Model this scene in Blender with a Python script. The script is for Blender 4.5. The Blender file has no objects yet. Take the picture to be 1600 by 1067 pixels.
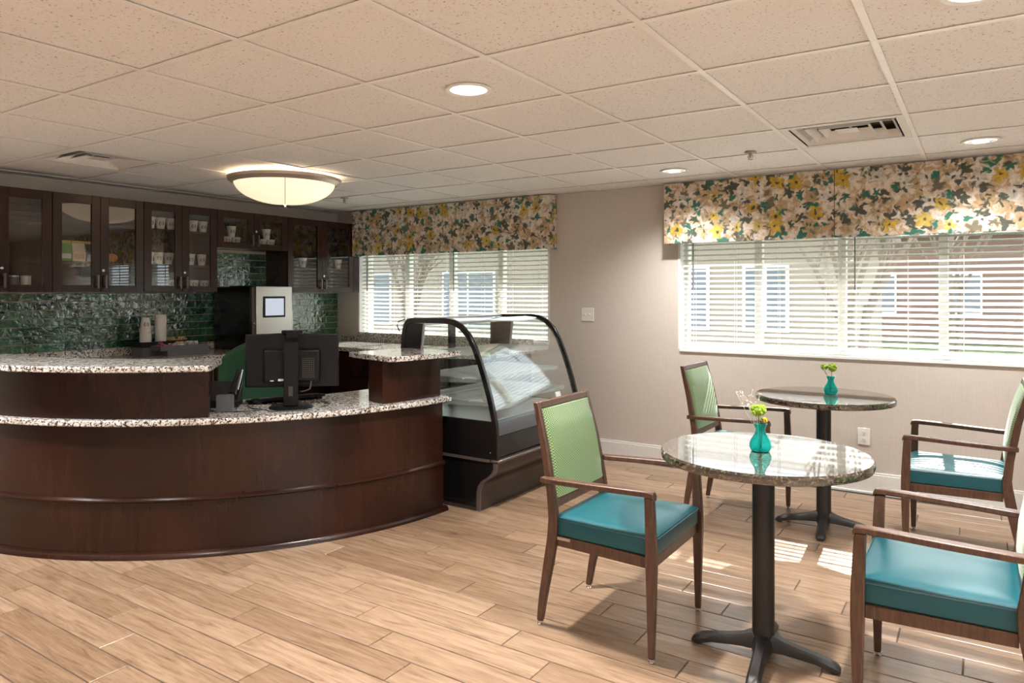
import bpy, bmesh, math, random
from mathutils import Vector, Matrix
R = math.radians
random.seed(7)
scene = bpy.context.scene
C = scene.collection

# ------------------------------------------------------------------ camera
cam_d = bpy.data.cameras.new('camera'); cam = bpy.data.objects.new('camera', cam_d); C.objects.link(cam)
cam.location = (0, 0, 1.40); cam.rotation_euler = (R(90), 0, R(33.41))
cam_d.sensor_width = 36; cam_d.lens = 1114.6 / 1600 * 36; cam_d.shift_y = -76.5 / 1600
cam_d.clip_start = 0.05; cam_d.clip_end = 300
scene.camera = cam
# ------------------------------------------------------------------ world, sun, exposure
w = bpy.data.worlds.new('world'); scene.world = w; w.use_nodes = True
bg = w.node_tree.nodes['Background']; bg.inputs[0].default_value = (0.86, 0.93, 1.0, 1); bg.inputs[1].default_value = 1.9
sun_d = bpy.data.lights.new('sun', 'SUN'); sun_d.energy = 13; sun_d.angle = R(0.6); sun_d.color = (1, .95, .88)
sun = bpy.data.objects.new('sun', sun_d); C.objects.link(sun)
sun.rotation_euler = Vector((0.06, -1, -0.73)).to_track_quat('-Z', 'Y').to_euler()
sun.location = (0, 12, 12)
DOWNLIGHT_W = 28.0
scene.view_settings.view_transform = 'Standard'; scene.view_settings.look = 'None'
scene.view_settings.exposure = 0.95; scene.view_settings.gamma = 1.0
scene.view_settings.use_curve_mapping = False

# ------------------------------------------------------------------ material helpers
class NT:
    def __init__(s, name):
        s.m = bpy.data.materials.new(name); s.m.use_nodes = True; s.t = s.m.node_tree; s.t.nodes.clear()
        s.out = s.n('ShaderNodeOutputMaterial')
    def n(s, typ, **kw):
        nd = s.t.nodes.new(typ)
        for k, v in kw.items():
            if k in ('inp',):
                for a, b in v.items(): s.set(nd, a, b)
            else: setattr(nd, k, v)
        return nd
    def set(s, nd, key, val):
        sock = nd.inputs[key]
        if isinstance(val, bpy.types.NodeSocket): s.t.links.new(val, sock)
        else:
            if isinstance(val, (tuple, list)) and len(val) == 3 and sock.type == 'RGBA': val = (*val, 1)
            sock.default_value = val
    def coord(s, kind='Object', scale=(1, 1, 1), rnd=False):
        tc = s.n('ShaderNodeTexCoord'); v = tc.outputs[kind]
        if rnd:
            oi = s.n('ShaderNodeObjectInfo')
            mu = s.n('ShaderNodeMath', operation='MULTIPLY', inp={0: oi.outputs['Random'], 1: 37.0})
            cb = s.n('ShaderNodeCombineXYZ', inp={0: mu.outputs[0], 1: mu.outputs[0], 2: mu.outputs[0]})
            ad = s.n('ShaderNodeVectorMath', operation='ADD', inp={0: v, 1: cb.outputs[0]}); v = ad.outputs[0]
        mp = s.n('ShaderNodeMapping'); s.t.links.new(v, mp.inputs[0]); mp.inputs['Scale'].default_value = scale
        return mp.outputs[0]
    def noise(s, vec, scale, detail=3, rough=.5, dist=0):
        nd = s.n('ShaderNodeTexNoise', inp={'Vector': vec, 'Scale': scale, 'Detail': detail, 'Roughness': rough, 'Distortion': dist})
        return nd.outputs['Fac']
    def ramp(s, fac, stops, interp='LINEAR'):
        r = s.n('ShaderNodeValToRGB'); e = r.color_ramp.elements; r.color_ramp.interpolation = interp
        while len(e) < len(stops): e.new(0.5)
        for i, (p, c) in enumerate(stops):
            e[i].position = p; e[i].color = (*c, 1) if len(c) == 3 else c
        s.t.links.new(fac, r.inputs[0]); return r.outputs[0]
    def mix(s, fac, a, b, blend='MIX'):
        nd = s.n('ShaderNodeMix', data_type='RGBA', blend_type=blend)
        s.set(nd, 0, fac); s.set(nd, 6, a); s.set(nd, 7, b); return nd.outputs[2]
    def math(s, op, a, b=None, clamp=False):
        nd = s.n('ShaderNodeMath', operation=op); nd.use_clamp = clamp
        s.set(nd, 0, a)
        if b is not None: s.set(nd, 1, b)
        return nd.outputs[0]
    def bump(s, h, strength=.2, dist=.01):
        return s.n('ShaderNodeBump', inp={'Height': h, 'Strength': strength, 'Distance': dist}).outputs[0]
    def pbr(s, color, rough=.5, metal=0, normal=None, **kw):
        b = s.n('ShaderNodeBsdfPrincipled'); s.set(b, 'Base Color', color); s.set(b, 'Roughness', rough); s.set(b, 'Metallic', metal)
        if normal is not None: s.set(b, 'Normal', normal)
        for k, v in kw.items(): s.set(b, k.replace('_', ' '), v)
        s.t.links.new(b.outputs[0], s.out.inputs[0]); return s.m

M = {}
def simple(name, color, rough=.5, metal=0, **kw):
    a = NT(name)
    v = a.coord(); nz = a.noise(v, 35, 2)
    dk = tuple(c * .88 for c in color)
    col = a.mix(nz, dk, color)
    M[name] = a.pbr(col, rough, metal, **kw)
simple('white_paint', (.80, .78, .74), .45)
simple('window_vinyl', (.85, .85, .84), .4)
simple('blind_white', (.86, .85, .82), .45)
simple('grid_white', (.88, .86, .83), .4)
simple('handle_bronze', (.16, .12, .10), .3, .8)
simple('lamp_rim', (.58, .50, .43), .35, .4)
simple('plastic_white', (.82, .80, .76), .35)
simple('black_plastic', (.006, .006, .0065), .42, Specular_IOR_Level=.25)
simple('black_case', (.006, .0055, .0055), .2)
simple('bronze_case', (.055, .042, .036), .30, .4)
simple('black_rubber', (.02, .02, .02), .7)
simple('table_iron', (.028, .024, .022), .42, .3)
simple('cord', (.03, .03, .03), .5)
simple('grey_box', (.12, .125, .14), .4)
simple('chrome', (.75, .74, .72), .18, 1)
simple('nickel', (.55, .52, .49), .3, 1)
simple('alu', (.62, .64, .66), .3, .9)
simple('alu_dark', (.20, .22, .25), .35, .9)
simple('bronze_trim', (.17, .14, .125), .3, .6)
simple('shelf_wire', (.72, .76, .75), .35, .3)
simple('cup_white', (.80, .77, .71), .5)
simple('emblem_green', (.015, .09, .05), .5)
simple('cup_ink', (.02, .05, .035), .5)
simple('office_green', (.012, .075, .03), .75)
simple('paper', (.8, .8, .78), .6)
simple('slot_dark', (.05, .045, .04), .6)
simple('duct_dark', (.10, .09, .07), .6)
simple('brass', (.45, .33, .18), .3, 1)
simple('stem_green', (.10, .18, .03), .6)
simple('twig', (.55, .50, .38), .6)
simple('bark', (.22, .17, .14), .9)
simple('siding', (.36, .30, .245), .7)
simple('roof_grey', (.22, .20, .19), .9)
simple('ext_window', (.16, .20, .25), .2)
simple('brick_far', (.24, .15, .125), .9)
simple('concrete', (.42, .41, .39), .9)
simple('trim_ext', (.75, .74, .70), .6)
simple('pumpkin', (.65, .24, .05), .5)
simple('snack_pink', (.55, .10, .22), .5)
simple('snack_tan', (.60, .40, .22), .6)
simple('snack_cream', (.72, .62, .45), .6)
simple('pack_dark', (.03, .035, .045), .4)
simple('pack_green', (.16, .42, .10), .4)
simple('pack_yellow', (.62, .48, .12), .4)
simple('pack_cream', (.70, .62, .50), .4)
simple('label_blue', (.20, .33, .55), .4)
simple('carcass', (.045, .022, .016), .5)

def mk_wall():
    a = NT('wallpaper'); v = a.coord()
    h1 = a.noise(a.coord(scale=(6, 6, 220)), 1.5, 3); h2 = a.noise(a.coord(scale=(220, 220, 6)), 1.5, 3)
    f = a.math('ADD', h1, h2); f2 = a.math('MULTIPLY', f, .5)
    col = a.ramp(f2, [(.3, (.52, .465, .41)), (.7, (.62, .56, .50))])
    M['wall'] = a.pbr(col, .6, normal=a.bump(f2, .15, .003))
mk_wall()
def mk_ceiling():
    a = NT('ceiling_tile'); v = a.coord(rnd=True)
    sp = a.noise(v, 95, 2, .6); col = a.ramp(sp, [(.29, (.30, .27, .24)), (.37, (.78, .765, .745)), (.8, (.82, .81, .79))])
    M['ceiling_tile'] = a.pbr(col, .8, normal=a.bump(sp, .35, .004))
mk_ceiling()
def mk_floor():
    a = NT('wood_plank'); oi = a.n('ShaderNodeObjectInfo')
    v = a.coord(rnd=True, scale=(1.4, 14, 1)); g = a.noise(v, 2.2, 5, .6, 1.2)
    v2 = a.coord(rnd=True, scale=(2.5, 60, 1)); g2 = a.noise(v2, 3, 3, .6)
    gg = a.math('ADD', a.math('MULTIPLY', g, .7), a.math('MULTIPLY', g2, .3))
    c = a.ramp(gg, [(.30, (.135, .078, .045)), (.45, (.245, .158, .098)), (.60, (.315, .212, .138)), (.8, (.37, .262, .180))])
    t = a.ramp(oi.outputs['Random'], [(0, (.74, .70, .66)), (.5, (.95, .94, .93)), (1, (1.08, 1.08, 1.10))])
    col = a.mix(1.0, c, t, 'MULTIPLY')
    M['plank'] = a.pbr(col, .27, normal=a.bump(gg, .08, .003))
    b = NT('grout'); M['grout'] = b.pbr((.09, .06, .042), .8)
mk_floor()
def mk_dark():
    for nm, c0, c1, c2, rg in (('darkwood', (.010, .0036, .0024), (.024, .0075, .0042), (.042, .0135, .007), .25), ('cabwood', (.018, .007, .005), (.030, .012, .0085), (.042, .018, .0125), .26)):
        a = NT(nm); n1 = a.noise(a.coord(scale=(9, 9, .8)), 3, 4, .6, .6); n2 = a.noise(a.coord(), 1.6, 2)
        f = a.math('ADD', a.math('MULTIPLY', n1, .25), a.math('MULTIPLY', n2, .75))
        M[nm] = a.pbr(a.ramp(f, [(.3, c0), (.5, c1), (.72, c2)]), rg, Specular_IOR_Level=.4)
    a = NT('chairwood'); n1 = a.noise(a.coord(scale=(30, 30, 4)), 3, 4, .6, .5)
    M['chairwood'] = a.pbr(a.ramp(n1, [(.3, (.045, .02, .011)), (.7, (.115, .055, .032))]), .35)
mk_dark()
def mk_granite():
    a = NT('granite_light'); v = a.coord()
    n1 = a.noise(v, 75, 4, .65, .4); n2 = a.noise(v, 22, 3, .6)
    base = a.ramp(n2, [(.35, (.58, .50, .43)), (.52, (.76, .74, .70)), (.7, (.82, .81, .78))])
    sp = a.ramp(n1, [(.44, (1, 1, 1)), (.49, (0, 0, 0))])
    n3 = a.noise(v, 140, 2); sp2 = a.ramp(n3, [(.36, (1, 1, 1)), (.42, (0, 0, 0))])
    c = a.mix(sp, base, (.035, .028, .025)); c = a.mix(sp2, c, (.16, .10, .07))
    M['granite'] = a.pbr(c, .08, IOR=1.7)
    b = NT('granite_dark'); v = b.coord()
    n1 = b.noise(v, 85, 4, .65, .4); n2 = b.noise(v, 140, 2)
    c = b.ramp(n1, [(.36, (.010, .008, .006)), (.48, (.032, .025, .018)), (.57, (.085, .065, .045)), (.68, (.24, .19, .13))])
    M['granite_dark'] = b.pbr(c, .04, IOR=2.1)
mk_granite()
def mk_tile():
    a = NT('green_tile'); oi = a.n('ShaderNodeObjectInfo'); v = a.coord(rnd=True)
    n = a.noise(v, 14, 3, .6); wv = a.noise(v, 19, 2, .5, .8)
    c0 = a.ramp(oi.outputs['Random'], [(0, (.004, .018, .010)), (.35, (.010, .050, .024)), (.65, (.014, .085, .045)), (.85, (.035, .06, .015)), (1, (.02, .13, .075))])
    c = a.mix(a.ramp(n, [(.3, (0, 0, 0)), (.75, (1, 1, 1))]), c0, a.mix(.55, c0, (.05, .16, .09)))
    M['green_tile'] = a.pbr(c, .06, normal=a.bump(wv, .6, .012), IOR=2.0)
    b = NT('tile_grout'); M['tile_grout'] = b.pbr((.42, .36, .27), .8)
mk_tile()
def mk_fabric():
    a = NT('green_weave')
    v = a.coord(scale=(1, 1, 1)); sx = a.n('ShaderNodeSeparateXYZ'); a.t.links.new(v, sx.inputs[0])
    yy = a.math('MULTIPLY', sx.outputs[1], 430); zz = a.math('MULTIPLY', sx.outputs[2], 520)
    s1 = a.math('SINE', a.math('ADD', yy, a.math('MULTIPLY', a.math('SINE', zz), 1.6))); s2 = a.math('SINE', zz)
    f = a.math('ADD', a.math('MULTIPLY', a.math('MULTIPLY', a.math('SINE', yy), s2), .5), .5)
    c = a.ramp(f, [(.10, (.03, .10, .03)), (.36, (.17, .22, .025)), (.58, (.15, .29, .12)), (.9, (.36, .47, .30))])
    M['weave'] = a.pbr(c, .75, normal=a.bump(f, .3, .002), Sheen_Weight=.3)
    b = NT('teal_vinyl'); n = b.noise(b.coord(), 300, 2); n2 = b.noise(b.coord(), 6, 2)
    M['teal'] = b.pbr(b.mix(n2, (.002, .062, .078), (.004, .092, .112)), .36, normal=b.bump(n, .06, .001))
mk_fabric()
def mk_floral():
    a = NT('floral_fabric'); tc = a.coord()
    sx = a.n('ShaderNodeSeparateXYZ'); a.t.links.new(tc, sx.inputs[0])
    uu = a.math('ADD', sx.outputs[0], sx.outputs[1])
    cb = a.n('ShaderNodeCombineXYZ', inp={0: uu, 1: sx.outputs[2], 2: 0.0}); base = cb.outputs[0]
    nz = a.n('ShaderNodeTexNoise', inp={'Vector': base, 'Scale': 15.0, 'Detail': 4.0})
    off = a.n('ShaderNodeVectorMath', operation='SUBTRACT', inp={0: nz.outputs['Color'], 1: (.5, .5, .5)})
    off2 = a.n('ShaderNodeVectorMath', operation='SCALE', inp={0: off.outputs[0]}); off2.inputs['Scale'].default_value = .085
    wv = a.n('ShaderNodeVectorMath', operation='ADD', inp={0: base, 1: off2.outputs[0]}).outputs[0]
    def layer(scale, shift, r, petals, palette, seedpos):
        sh = a.n('ShaderNodeVectorMath', operation='ADD', inp={0: wv, 1: (shift, shift * .7, 0)}).outputs[0]
        vo = a.n('ShaderNodeTexVoronoi', voronoi_dimensions='2D', inp={'Vector': sh, 'Scale': scale, 'Randomness': .85})
        sc = a.n('ShaderNodeVectorMath', operation='SCALE', inp={0: sh}); sc.inputs['Scale'].default_value = scale
        ps = a.n('ShaderNodeVectorMath', operation='SCALE', inp={0: vo.outputs['Position']}); ps.inputs['Scale'].default_value = scale
        d = a.n('ShaderNodeVectorMath', operation='SUBTRACT', inp={0: sh, 1: vo.outputs['Position']})
        s2 = a.n('ShaderNodeSeparateXYZ'); a.t.links.new(d.outputs[0], s2.inputs[0])
        ang = a.math('ARCTAN2', s2.outputs[1], s2.outputs[0])
        cs = a.n('ShaderNodeSeparateColor'); a.t.links.new(vo.outputs['Color'], cs.inputs[0])
        ph = a.math('MULTIPLY', cs.outputs[1], 6.28)
        wob = a.math('COSINE', a.math('ADD', a.math('MULTIPLY', ang, petals), ph))
        rad = a.math('MULTIPLY', a.math('ADD', a.math('MULTIPLY', wob, .22), .78), r)
        rad = a.math('MULTIPLY', rad, a.math('ADD', a.math('MULTIPLY', cs.outputs[2], .6), .6))
        mask = a.math('MULTIPLY', a.math('SUBTRACT', rad, vo.outputs['Distance']), 9.0, clamp=True)
        col = a.ramp(cs.outputs[0], palette, 'CONSTANT')
        cen = a.math('MULTIPLY', a.math('SUBTRACT', r * .22, vo.outputs['Distance']), 20.0, clamp=True)
        shade = a.noise(sh, scale * 3.2, 3, .6)
        col = a.mix(a.ramp(shade, [(.35, (0, 0, 0)), (.65, (1, 1, 1))]), a.mix(.45, col, (.10, .085, .06)), col)
        return mask, col, cen
    n0 = a.noise(wv, 15, 5, .7); n00 = a.noise(wv, 5, 3)
    c = a.ramp(n0, [(.33, (.15, .13, .09)), (.44, (.50, .36, .22)), (.53, (.68, .58, .48)), (.66, (.74, .68, .60))])
    Y_, G_, T_, B_, K_, W_ = (.62, .40, .03), (.06, .075, .055), (.01, .16, .11), (.56, .38, .21), (.16, .14, .09), (.74, .68, .60)
    m, col, ce = layer(9.5, 3.1, .52, 5, [(0, G_), (.3, T_), (.5, K_), (.75, G_)], 0); c = a.mix(m, c, col)
    m, col, ce = layer(6.6, 1.7, .44, 6, [(0, W_), (.3, B_), (.55, W_), (.8, (.50, .36, .22))], 0); c = a.mix(m, c, col); c = a.mix(ce, c, K_)
    m, col, ce = layer(12, 8.3, .42, 3, [(0, T_), (.3, W_), (.5, G_), (.75, B_)], 0); c = a.mix(m, c, col)
    m, col, ce = layer(6.6, 5.2, .40, 5, [(0, Y_), (.35, (.66, .47, .08)), (.5, W_), (.75, B_)], 0); c = a.mix(m, c, col); c = a.mix(ce, c, (.05, .06, .04))
    M['floral'] = a.pbr(c, .85, Sheen_Weight=.2)
mk_floral()
def mk_glass():
    for nm, tint, base, rough in (('glass', (.97, .99, .98), .04, .0), ('case_glass', (.96, .985, .98), .085, .0), ('cab_glass', (.94, .94, .94), .06, .0)):
        a = NT(nm); g = a.n('ShaderNodeNewGeometry')
        dt = a.n('ShaderNodeVectorMath', operation='DOT_PRODUCT', inp={0: g.outputs['Incoming'], 1: g.outputs['Normal']})
        cs = a.math('ABSOLUTE', dt.outputs['Value']); om = a.math('SUBTRACT', 1.0, cs)
        p5 = a.math('POWER', om, 5.0); fr = a.math('ADD', a.math('MULTIPLY', p5, 1 - base), base, clamp=True)
        tr = a.n('ShaderNodeBsdfTransparent', inp={0: tint}); gl = a.n('ShaderNodeBsdfGlossy', inp={0: (1, 1, 1), 'Roughness': rough})
        mx = a.n('ShaderNodeMixShader', inp={0: fr, 1: tr.outputs[0], 2: gl.outputs[0]})
        a.t.links.new(mx.outputs[0], a.out.inputs[0]); M[nm] = a.m
    a = NT('teal_glass'); a.pbr((.05, .72, .68), .03, Transmission_Weight=.93, IOR=1.3); M['teal_glass'] = a.m
    a = NT('frosted_acrylic'); a.pbr((.7, .78, .76), .2, Alpha=.18); M['acrylic'] = a.m
mk_glass()
def emis(name, col, st):
    a = NT(name); e = a.n('ShaderNodeEmission', inp={0: col, 1: st}); a.t.links.new(e.outputs[0], a.out.inputs[0]); M[name] = a.m
emis('lamp_glow', (1, .96, .88), 9.0)
emis('screen_glow', (.62, .67, .76), .5)
def mk_misc():
    a = NT('dome_glass'); b = a.n('ShaderNodeBsdfPrincipled'); a.set(b, 'Base Color', (.9, .8, .68)); a.set(b, 'Roughness', .35)
    a.set(b, 'Emission Color', (1, .74, .50)); a.set(b, 'Emission Strength', .55); a.t.links.new(b.outputs[0], a.out.inputs[0]); M['dome_glass'] = a.m
    a = NT('steel'); n = a.noise(a.coord(scale=(3, 3, 260)), 2, 2); M['steel'] = a.pbr(a.mix(n, (.38, .37, .35), (.52, .50, .48)), .28, .9)
    a = NT('lawn'); n = a.noise(a.coord(), 3, 5); M['lawn'] = a.pbr(a.ramp(n, [(.3, (.06, .10, .025)), (.7, (.12, .17, .05))]), .9)
    a = NT('bloom'); n = a.noise(a.coord(), 160, 2); M['bloom'] = a.pbr(a.ramp(n, [(.3, (.14, .28, .01)), (.7, (.42, .58, .05))]), .8, normal=a.bump(n, .8, .004))
    a = NT('bloom_orange'); n = a.noise(a.coord(), 160, 2); M['bloom_orange'] = a.pbr(a.ramp(n, [(.3, (.45, .25, .02)), (.7, (.70, .50, .08))]), .8, normal=a.bump(n, .8, .004))
mk_misc()

# ------------------------------------------------------------------ mesh helpers
def hexa(bm, p):
    v = [bm.verts.new(q) for q in p]
    for f in ((3, 2, 1, 0), (4, 5, 6, 7), (0, 1, 5, 4), (1, 2, 6, 5), (2, 3, 7, 6), (3, 0, 4, 7)): bm.faces.new([v[i] for i in f])
def box(bm, x0, x1, y0, y1, z0, z1):
    hexa(bm, [(x0, y0, z0), (x1, y0, z0), (x1, y1, z0), (x0, y1, z0), (x0, y0, z1), (x1, y0, z1), (x1, y1, z1), (x0, y1, z1)])
def loft(bm, secs, cap=True, closed_ring=True):
    rings = [[bm.verts.new(p) for p in s] for s in secs]; n = len(rings[0])
    for a, b in zip(rings, rings[1:]):
        for i in range(n if closed_ring else n - 1):
            j = (i + 1) % n; bm.faces.new((a[i], a[j], b[j], b[i]))
    if cap: bm.faces.new(rings[0][::-1]); bm.faces.new(rings[-1])
def tube(bm, pts, r, n=8):
    pts = [Vector(p) for p in pts]; rs = r if isinstance(r, (list, tuple)) else [r] * len(pts); secs = []
    for i, p in enumerate(pts):
        d = (pts[min(i + 1, len(pts) - 1)] - pts[max(i - 1, 0)]).normalized()
        up = Vector((0, 0, 1)) if abs(d.z) < .9 else Vector((1, 0, 0))
        s = d.cross(up).normalized(); u = s.cross(d)
        secs.append([p + rs[i] * (math.cos(2 * math.pi * k / n) * s + math.sin(2 * math.pi * k / n) * u) for k in range(n)])
    loft(bm, secs)
def lathe(bm, prof, n=32, c=(0, 0, 0), cap=True):
    loft(bm, [[(c[0] + r * math.cos(2 * math.pi * k / n), c[1] + r * math.sin(2 * math.pi * k / n), c[2] + z) for k in range(n)] for r, z in prof], cap)
def arc(bm, prof, a0, a1, n, c):
    # closed profile [(r,z)...] swept about vertical axis through c between angles (degrees)
    secs = []
    for i in range(n + 1):
        a = R(a0 + (a1 - a0) * i / n); secs.append([(c[0] + r * math.cos(a), c[1] + r * math.sin(a), z) for r, z in prof])
    loft(bm, secs)
def rprof(r0, r1, z0, z1, b=0):
    if not b: return [(r0, z0), (r1, z0), (r1, z1), (r0, z1)]
    return [(r0, z0), (r1 - b, z0), (r1, z0 + b), (r1, z1 - b), (r1 - b, z1), (r0, z1)]
def blob(bm, c, r, sub=2, sq=(1, 1, 1), jit=0):
    m = bmesh.ops.create_icosphere(bm, subdivisions=sub, radius=1)
    for v in m['verts']:
        k = r * (1 + random.uniform(-jit, jit)); v.co = Vector((c[0] + v.co.x * k * sq[0], c[1] + v.co.y * k * sq[1], c[2] + v.co.z * k * sq[2]))
def mesh_of(fn, smooth=True, ang=35):
    bm = bmesh.new(); fn(bm); bmesh.ops.recalc_face_normals(bm, faces=bm.faces[:])
    me = bpy.data.meshes.new('mesh'); bm.to_mesh(me); bm.free()
    if smooth: me.shade_smooth(); me.set_sharp_from_angle(angle=R(ang))
    return me
def part(name, fn, mat, parent=None, bevel=0, smooth=True, world=False, label=None, seg=2):
    """One mesh object. fn(bm) builds it, or a ready mesh. world=True: coordinates are room coordinates."""
    me = fn if isinstance(fn, bpy.types.Mesh) else mesh_of(fn, smooth)
    if not me.materials: me.materials.append(M[mat])
    o = bpy.data.objects.new(name, me); C.objects.link(o)
    if parent is not None:
        o.parent = parent
        if world:
            q = parent; off = Vector((0, 0, 0))
            while q: off += q.location; q = q.parent
            me.transform(Matrix.Translation(-off))
    elif world:
        xs = [v.co for v in me.vertices]
        lo = Vector([min(v[i] for v in xs) for i in range(3)]); hi = Vector([max(v[i] for v in xs) for i in range(3)])
        o.location = ((lo.x + hi.x) / 2, (lo.y + hi.y) / 2, lo.z); me.transform(Matrix.Translation(-o.location))
    if bevel:
        b = o.modifiers.new('bevel', 'BEVEL'); b.width = bevel; b.segments = seg; b.limit_method = 'ANGLE'; b.angle_limit = R(40)
    if label: o['label'] = label
    return o
def thing(name, label, cat, loc=(0, 0, 0), rz=0, group=None, kind=None):
    o = bpy.data.objects.new(name, None); C.objects.link(o); o.location = loc; o.rotation_euler = (0, 0, rz); o.empty_display_size = .1
    tag(o, label, cat, group, kind); return o
def tag(o, label=None, cat=None, group=None, kind=None):
    for k, v in (('label', label), ('category', cat), ('group', group), ('kind', kind)):
        if v: o[k] = v
    return o
def dup(root, loc, rz=0, label=None):
    def cp(o, par):
        c = o.copy(); C.objects.link(c); c.parent = par
        for ch in list(o.children): cp(ch, c)
        return c
    r = cp(root, None); r.location = loc; r.rotation_euler = (0, 0, rz)
    if label: r['label'] = label
    return r

# ------------------------------------------------------------------ room shell
XL, XR, YB, YF, HC = -5.958, 2.75, 5.524, -2.6, 2.267
TW = .22                                   # wall thickness
W1 = (-5.62, -3.25, .945, 1.93); W2 = (-2.03, .33, .945, 1.93)   # window openings x0,x1,z0,z1
def struct(name, fn, mat, label, cat='wall', bevel=0):
    o = part(name, fn, mat, None, bevel, world=True); return tag(o, label, cat, kind='structure')
def wb(bm):
    zt = HC + .1; xs = [XL - .2, W1[0], W1[1], W2[0], W2[1], XR + .2]
    box(bm, xs[0], xs[1], YB, YB + TW, 0, zt); box(bm, xs[2], xs[3], YB, YB + TW, 0, zt); box(bm, xs[4], xs[5], YB, YB + TW, 0, zt)
    for W in (W1, W2):
        box(bm, W[0], W[1], YB, YB + TW, 0, W[2]); box(bm, W[0], W[1], YB, YB + TW, W[3], zt)
wall_back = struct('wall_back', wb, 'wall', 'beige linen textured wall with the two blind covered windows')
wall_left = struct('wall_left', lambda bm: box(bm, XL - .2, XL, YF - .2, YB, 0, HC + .1), 'wall', 'beige wall behind the dark wood glass cabinets')
WR = (-1.9, 3.1, .75, 2.05)  # opening for the added daylight window
def wr(bm):
    zt = HC + .1; box(bm, XR, XR + .2, YF - .2, WR[0], 0, zt); box(bm, XR, XR + .2, WR[1], YB, 0, zt); box(bm, XR, XR + .2, WR[0], WR[1], 0, WR[2]); box(bm, XR, XR + .2, WR[0], WR[1], WR[3], zt)
struct('wall_right', wr, 'wall', 'beige wall on the seating side, out of view, with an added daylight window')
struct('wall_front', lambda bm: box(bm, XL, XR, YF - .2, YF, 0, HC + .1), 'wall', 'plain beige wall behind the viewer, out of view')
floor = struct('floor', lambda bm: box(bm, XL, XR, YF, YB, -.12, -.004), 'grout', 'light oak look plank tile floor', 'floor')
ceiling = struct('ceiling', lambda bm: box(bm, XL - .2, XR + .2, YF - .2, YB + TW, HC + .10, HC + .2), 'duct_dark', 'white speckled drop ceiling of square tiles in a grid', 'ceiling')

# floor planks: rows along X, .1487 wide, .889 long, each row shifted by -.2265
PW, PL = .1487, .889
plank_me = {}
def plank(L):
    k = round(L, 3)
    if k not in plank_me:
        g = .0027
        def f(bm):
            x0, x1, y0, y1 = g, L - g, g, PW - g; b = .0015
            loft(bm, [[(x0, y0, -.008), (x1, y0, -.008), (x1, y1, -.008), (x0, y1, -.008)], [(x0, y0, -b), (x1, y0, -b), (x1, y1, -b), (x0, y1, -b)],
                      [(x0 + b, y0 + b, 0), (x1 - b, y0 + b, 0), (x1 - b, y1 - b, 0), (x0 + b, y1 - b, 0)]])
        plank_me[k] = mesh_of(f, False)
    return plank_me[k]
floor_off = floor.location
def add_plank(x, y, L):
    o = part('floor_plank', plank(L), 'plank', floor); o.location = Vector((x, y, 0)) - floor_off
rest = []
for n in range(-27, 29):
    y0 = 1.30 + PW * n
    if y0 < YF or y0 + PW > YB: continue
    j = (-2.677 - .2265 * n)
    k0 = math.floor((XL - j) / PL)
    x = j + k0 * PL
    while x < XR:
        a, b = max(x, XL + .002), min(x + PL, XR - .002)
        if b - a > .03:
            cx, cy = (a + b) / 2, y0 + PW / 2
            dep = -cx * .5506 + cy * .8348; lat = cx * .8348 + cy * .5506
            seen = dep > .5 and abs(lat) < .80 * dep + .5 and 1.4 / max(dep, .1) < .75 and not (math.hypot(cx + 4.919, cy - 3.666) < 1.7 or (cx < -4.9 and cy > 1.6))
            if seen: add_plank(a, y0, b - a)
            else: rest.append((a, y0, b))
        x += PL
def restf(bm):
    for a, y0, b in rest: box(bm, a + .0016, b - .0016, y0 + .0016, y0 + PW - .0016, -.008, 0)
o = part('floor_planks_far', restf, 'plank', floor, smooth=False, world=True); o['kind'] = 'stuff'

# ceiling: tiles, runners
G = .6096; GX0, GY0 = -2.142, 1.533
def edges(g0, lo, hi):
    k = math.ceil((lo - g0) / G); e = [lo]
    while g0 + k * G < hi: 
        if g0 + k * G > lo + .01: e.append(g0 + k * G)
        k += 1
    return e + [hi]
ex, ey = edges(GX0, XL, XR), edges(GY0, YF, YB)
DL = [(ix, iy) for ix in (-5, -2, 1, 4, 7) for iy in (-6, -2, 1, 5)]      # downlight cells
DL = [d for d in DL if d != (-2, 5)] 
dl_cells = {(-2 + 2, 1), (3, 1), (0, 5), (3, 5)}
dl_cells = set()
for ix in (-3, 0, 3, 6):
    for iy in (-6, -3, 1, 5): dl_cells.add((ix, iy))
dl_cells.discard((-3, 5)); dl_cells.discard((-3, 1)); dl_cells.discard((6, 5)); dl_cells.discard((-3, -3)); dl_cells.update({(-5, -2), (-3, -1)})  # cells outside the view hold added lamps that brighten the room, cabinets and desk
vent_cells = {(2, 4), (-5, 1)}
tile_me = {}
def tile_mesh(w_, h_, hole):
    k = (round(w_, 3), round(h_, 3), hole)
    if k not in tile_me:
        def f(bm):
            if not hole: box(bm, -w_ / 2, w_ / 2, -h_ / 2, h_ / 2, 0, .015); return
            n = 32; r = .088; sq = []; ci = []
            for i in range(n):
                a = 2 * math.pi * i / n; c, s = math.cos(a), math.sin(a); m = max(abs(c), abs(s))
                sq.append((w_ / 2 * c / m, h_ / 2 * s / m)); ci.append((r * c, r * s))
            V = [[bm.verts.new((p[0], p[1], z)) for p in L] for L, z in ((sq, 0), (ci, 0), (ci, .015), (sq, .015))]
            for A, B in ((0, 1), (1, 2), (2, 3), (3, 0)):
                for i in range(n): bm.faces.new((V[A][i], V[A][(i + 1) % n], V[B][(i + 1) % n], V[B][i]))
        tile_me[k] = mesh_of(f, False)
    return tile_me[k]
ceil_off = ceiling.location
dl_pos = {}
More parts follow.
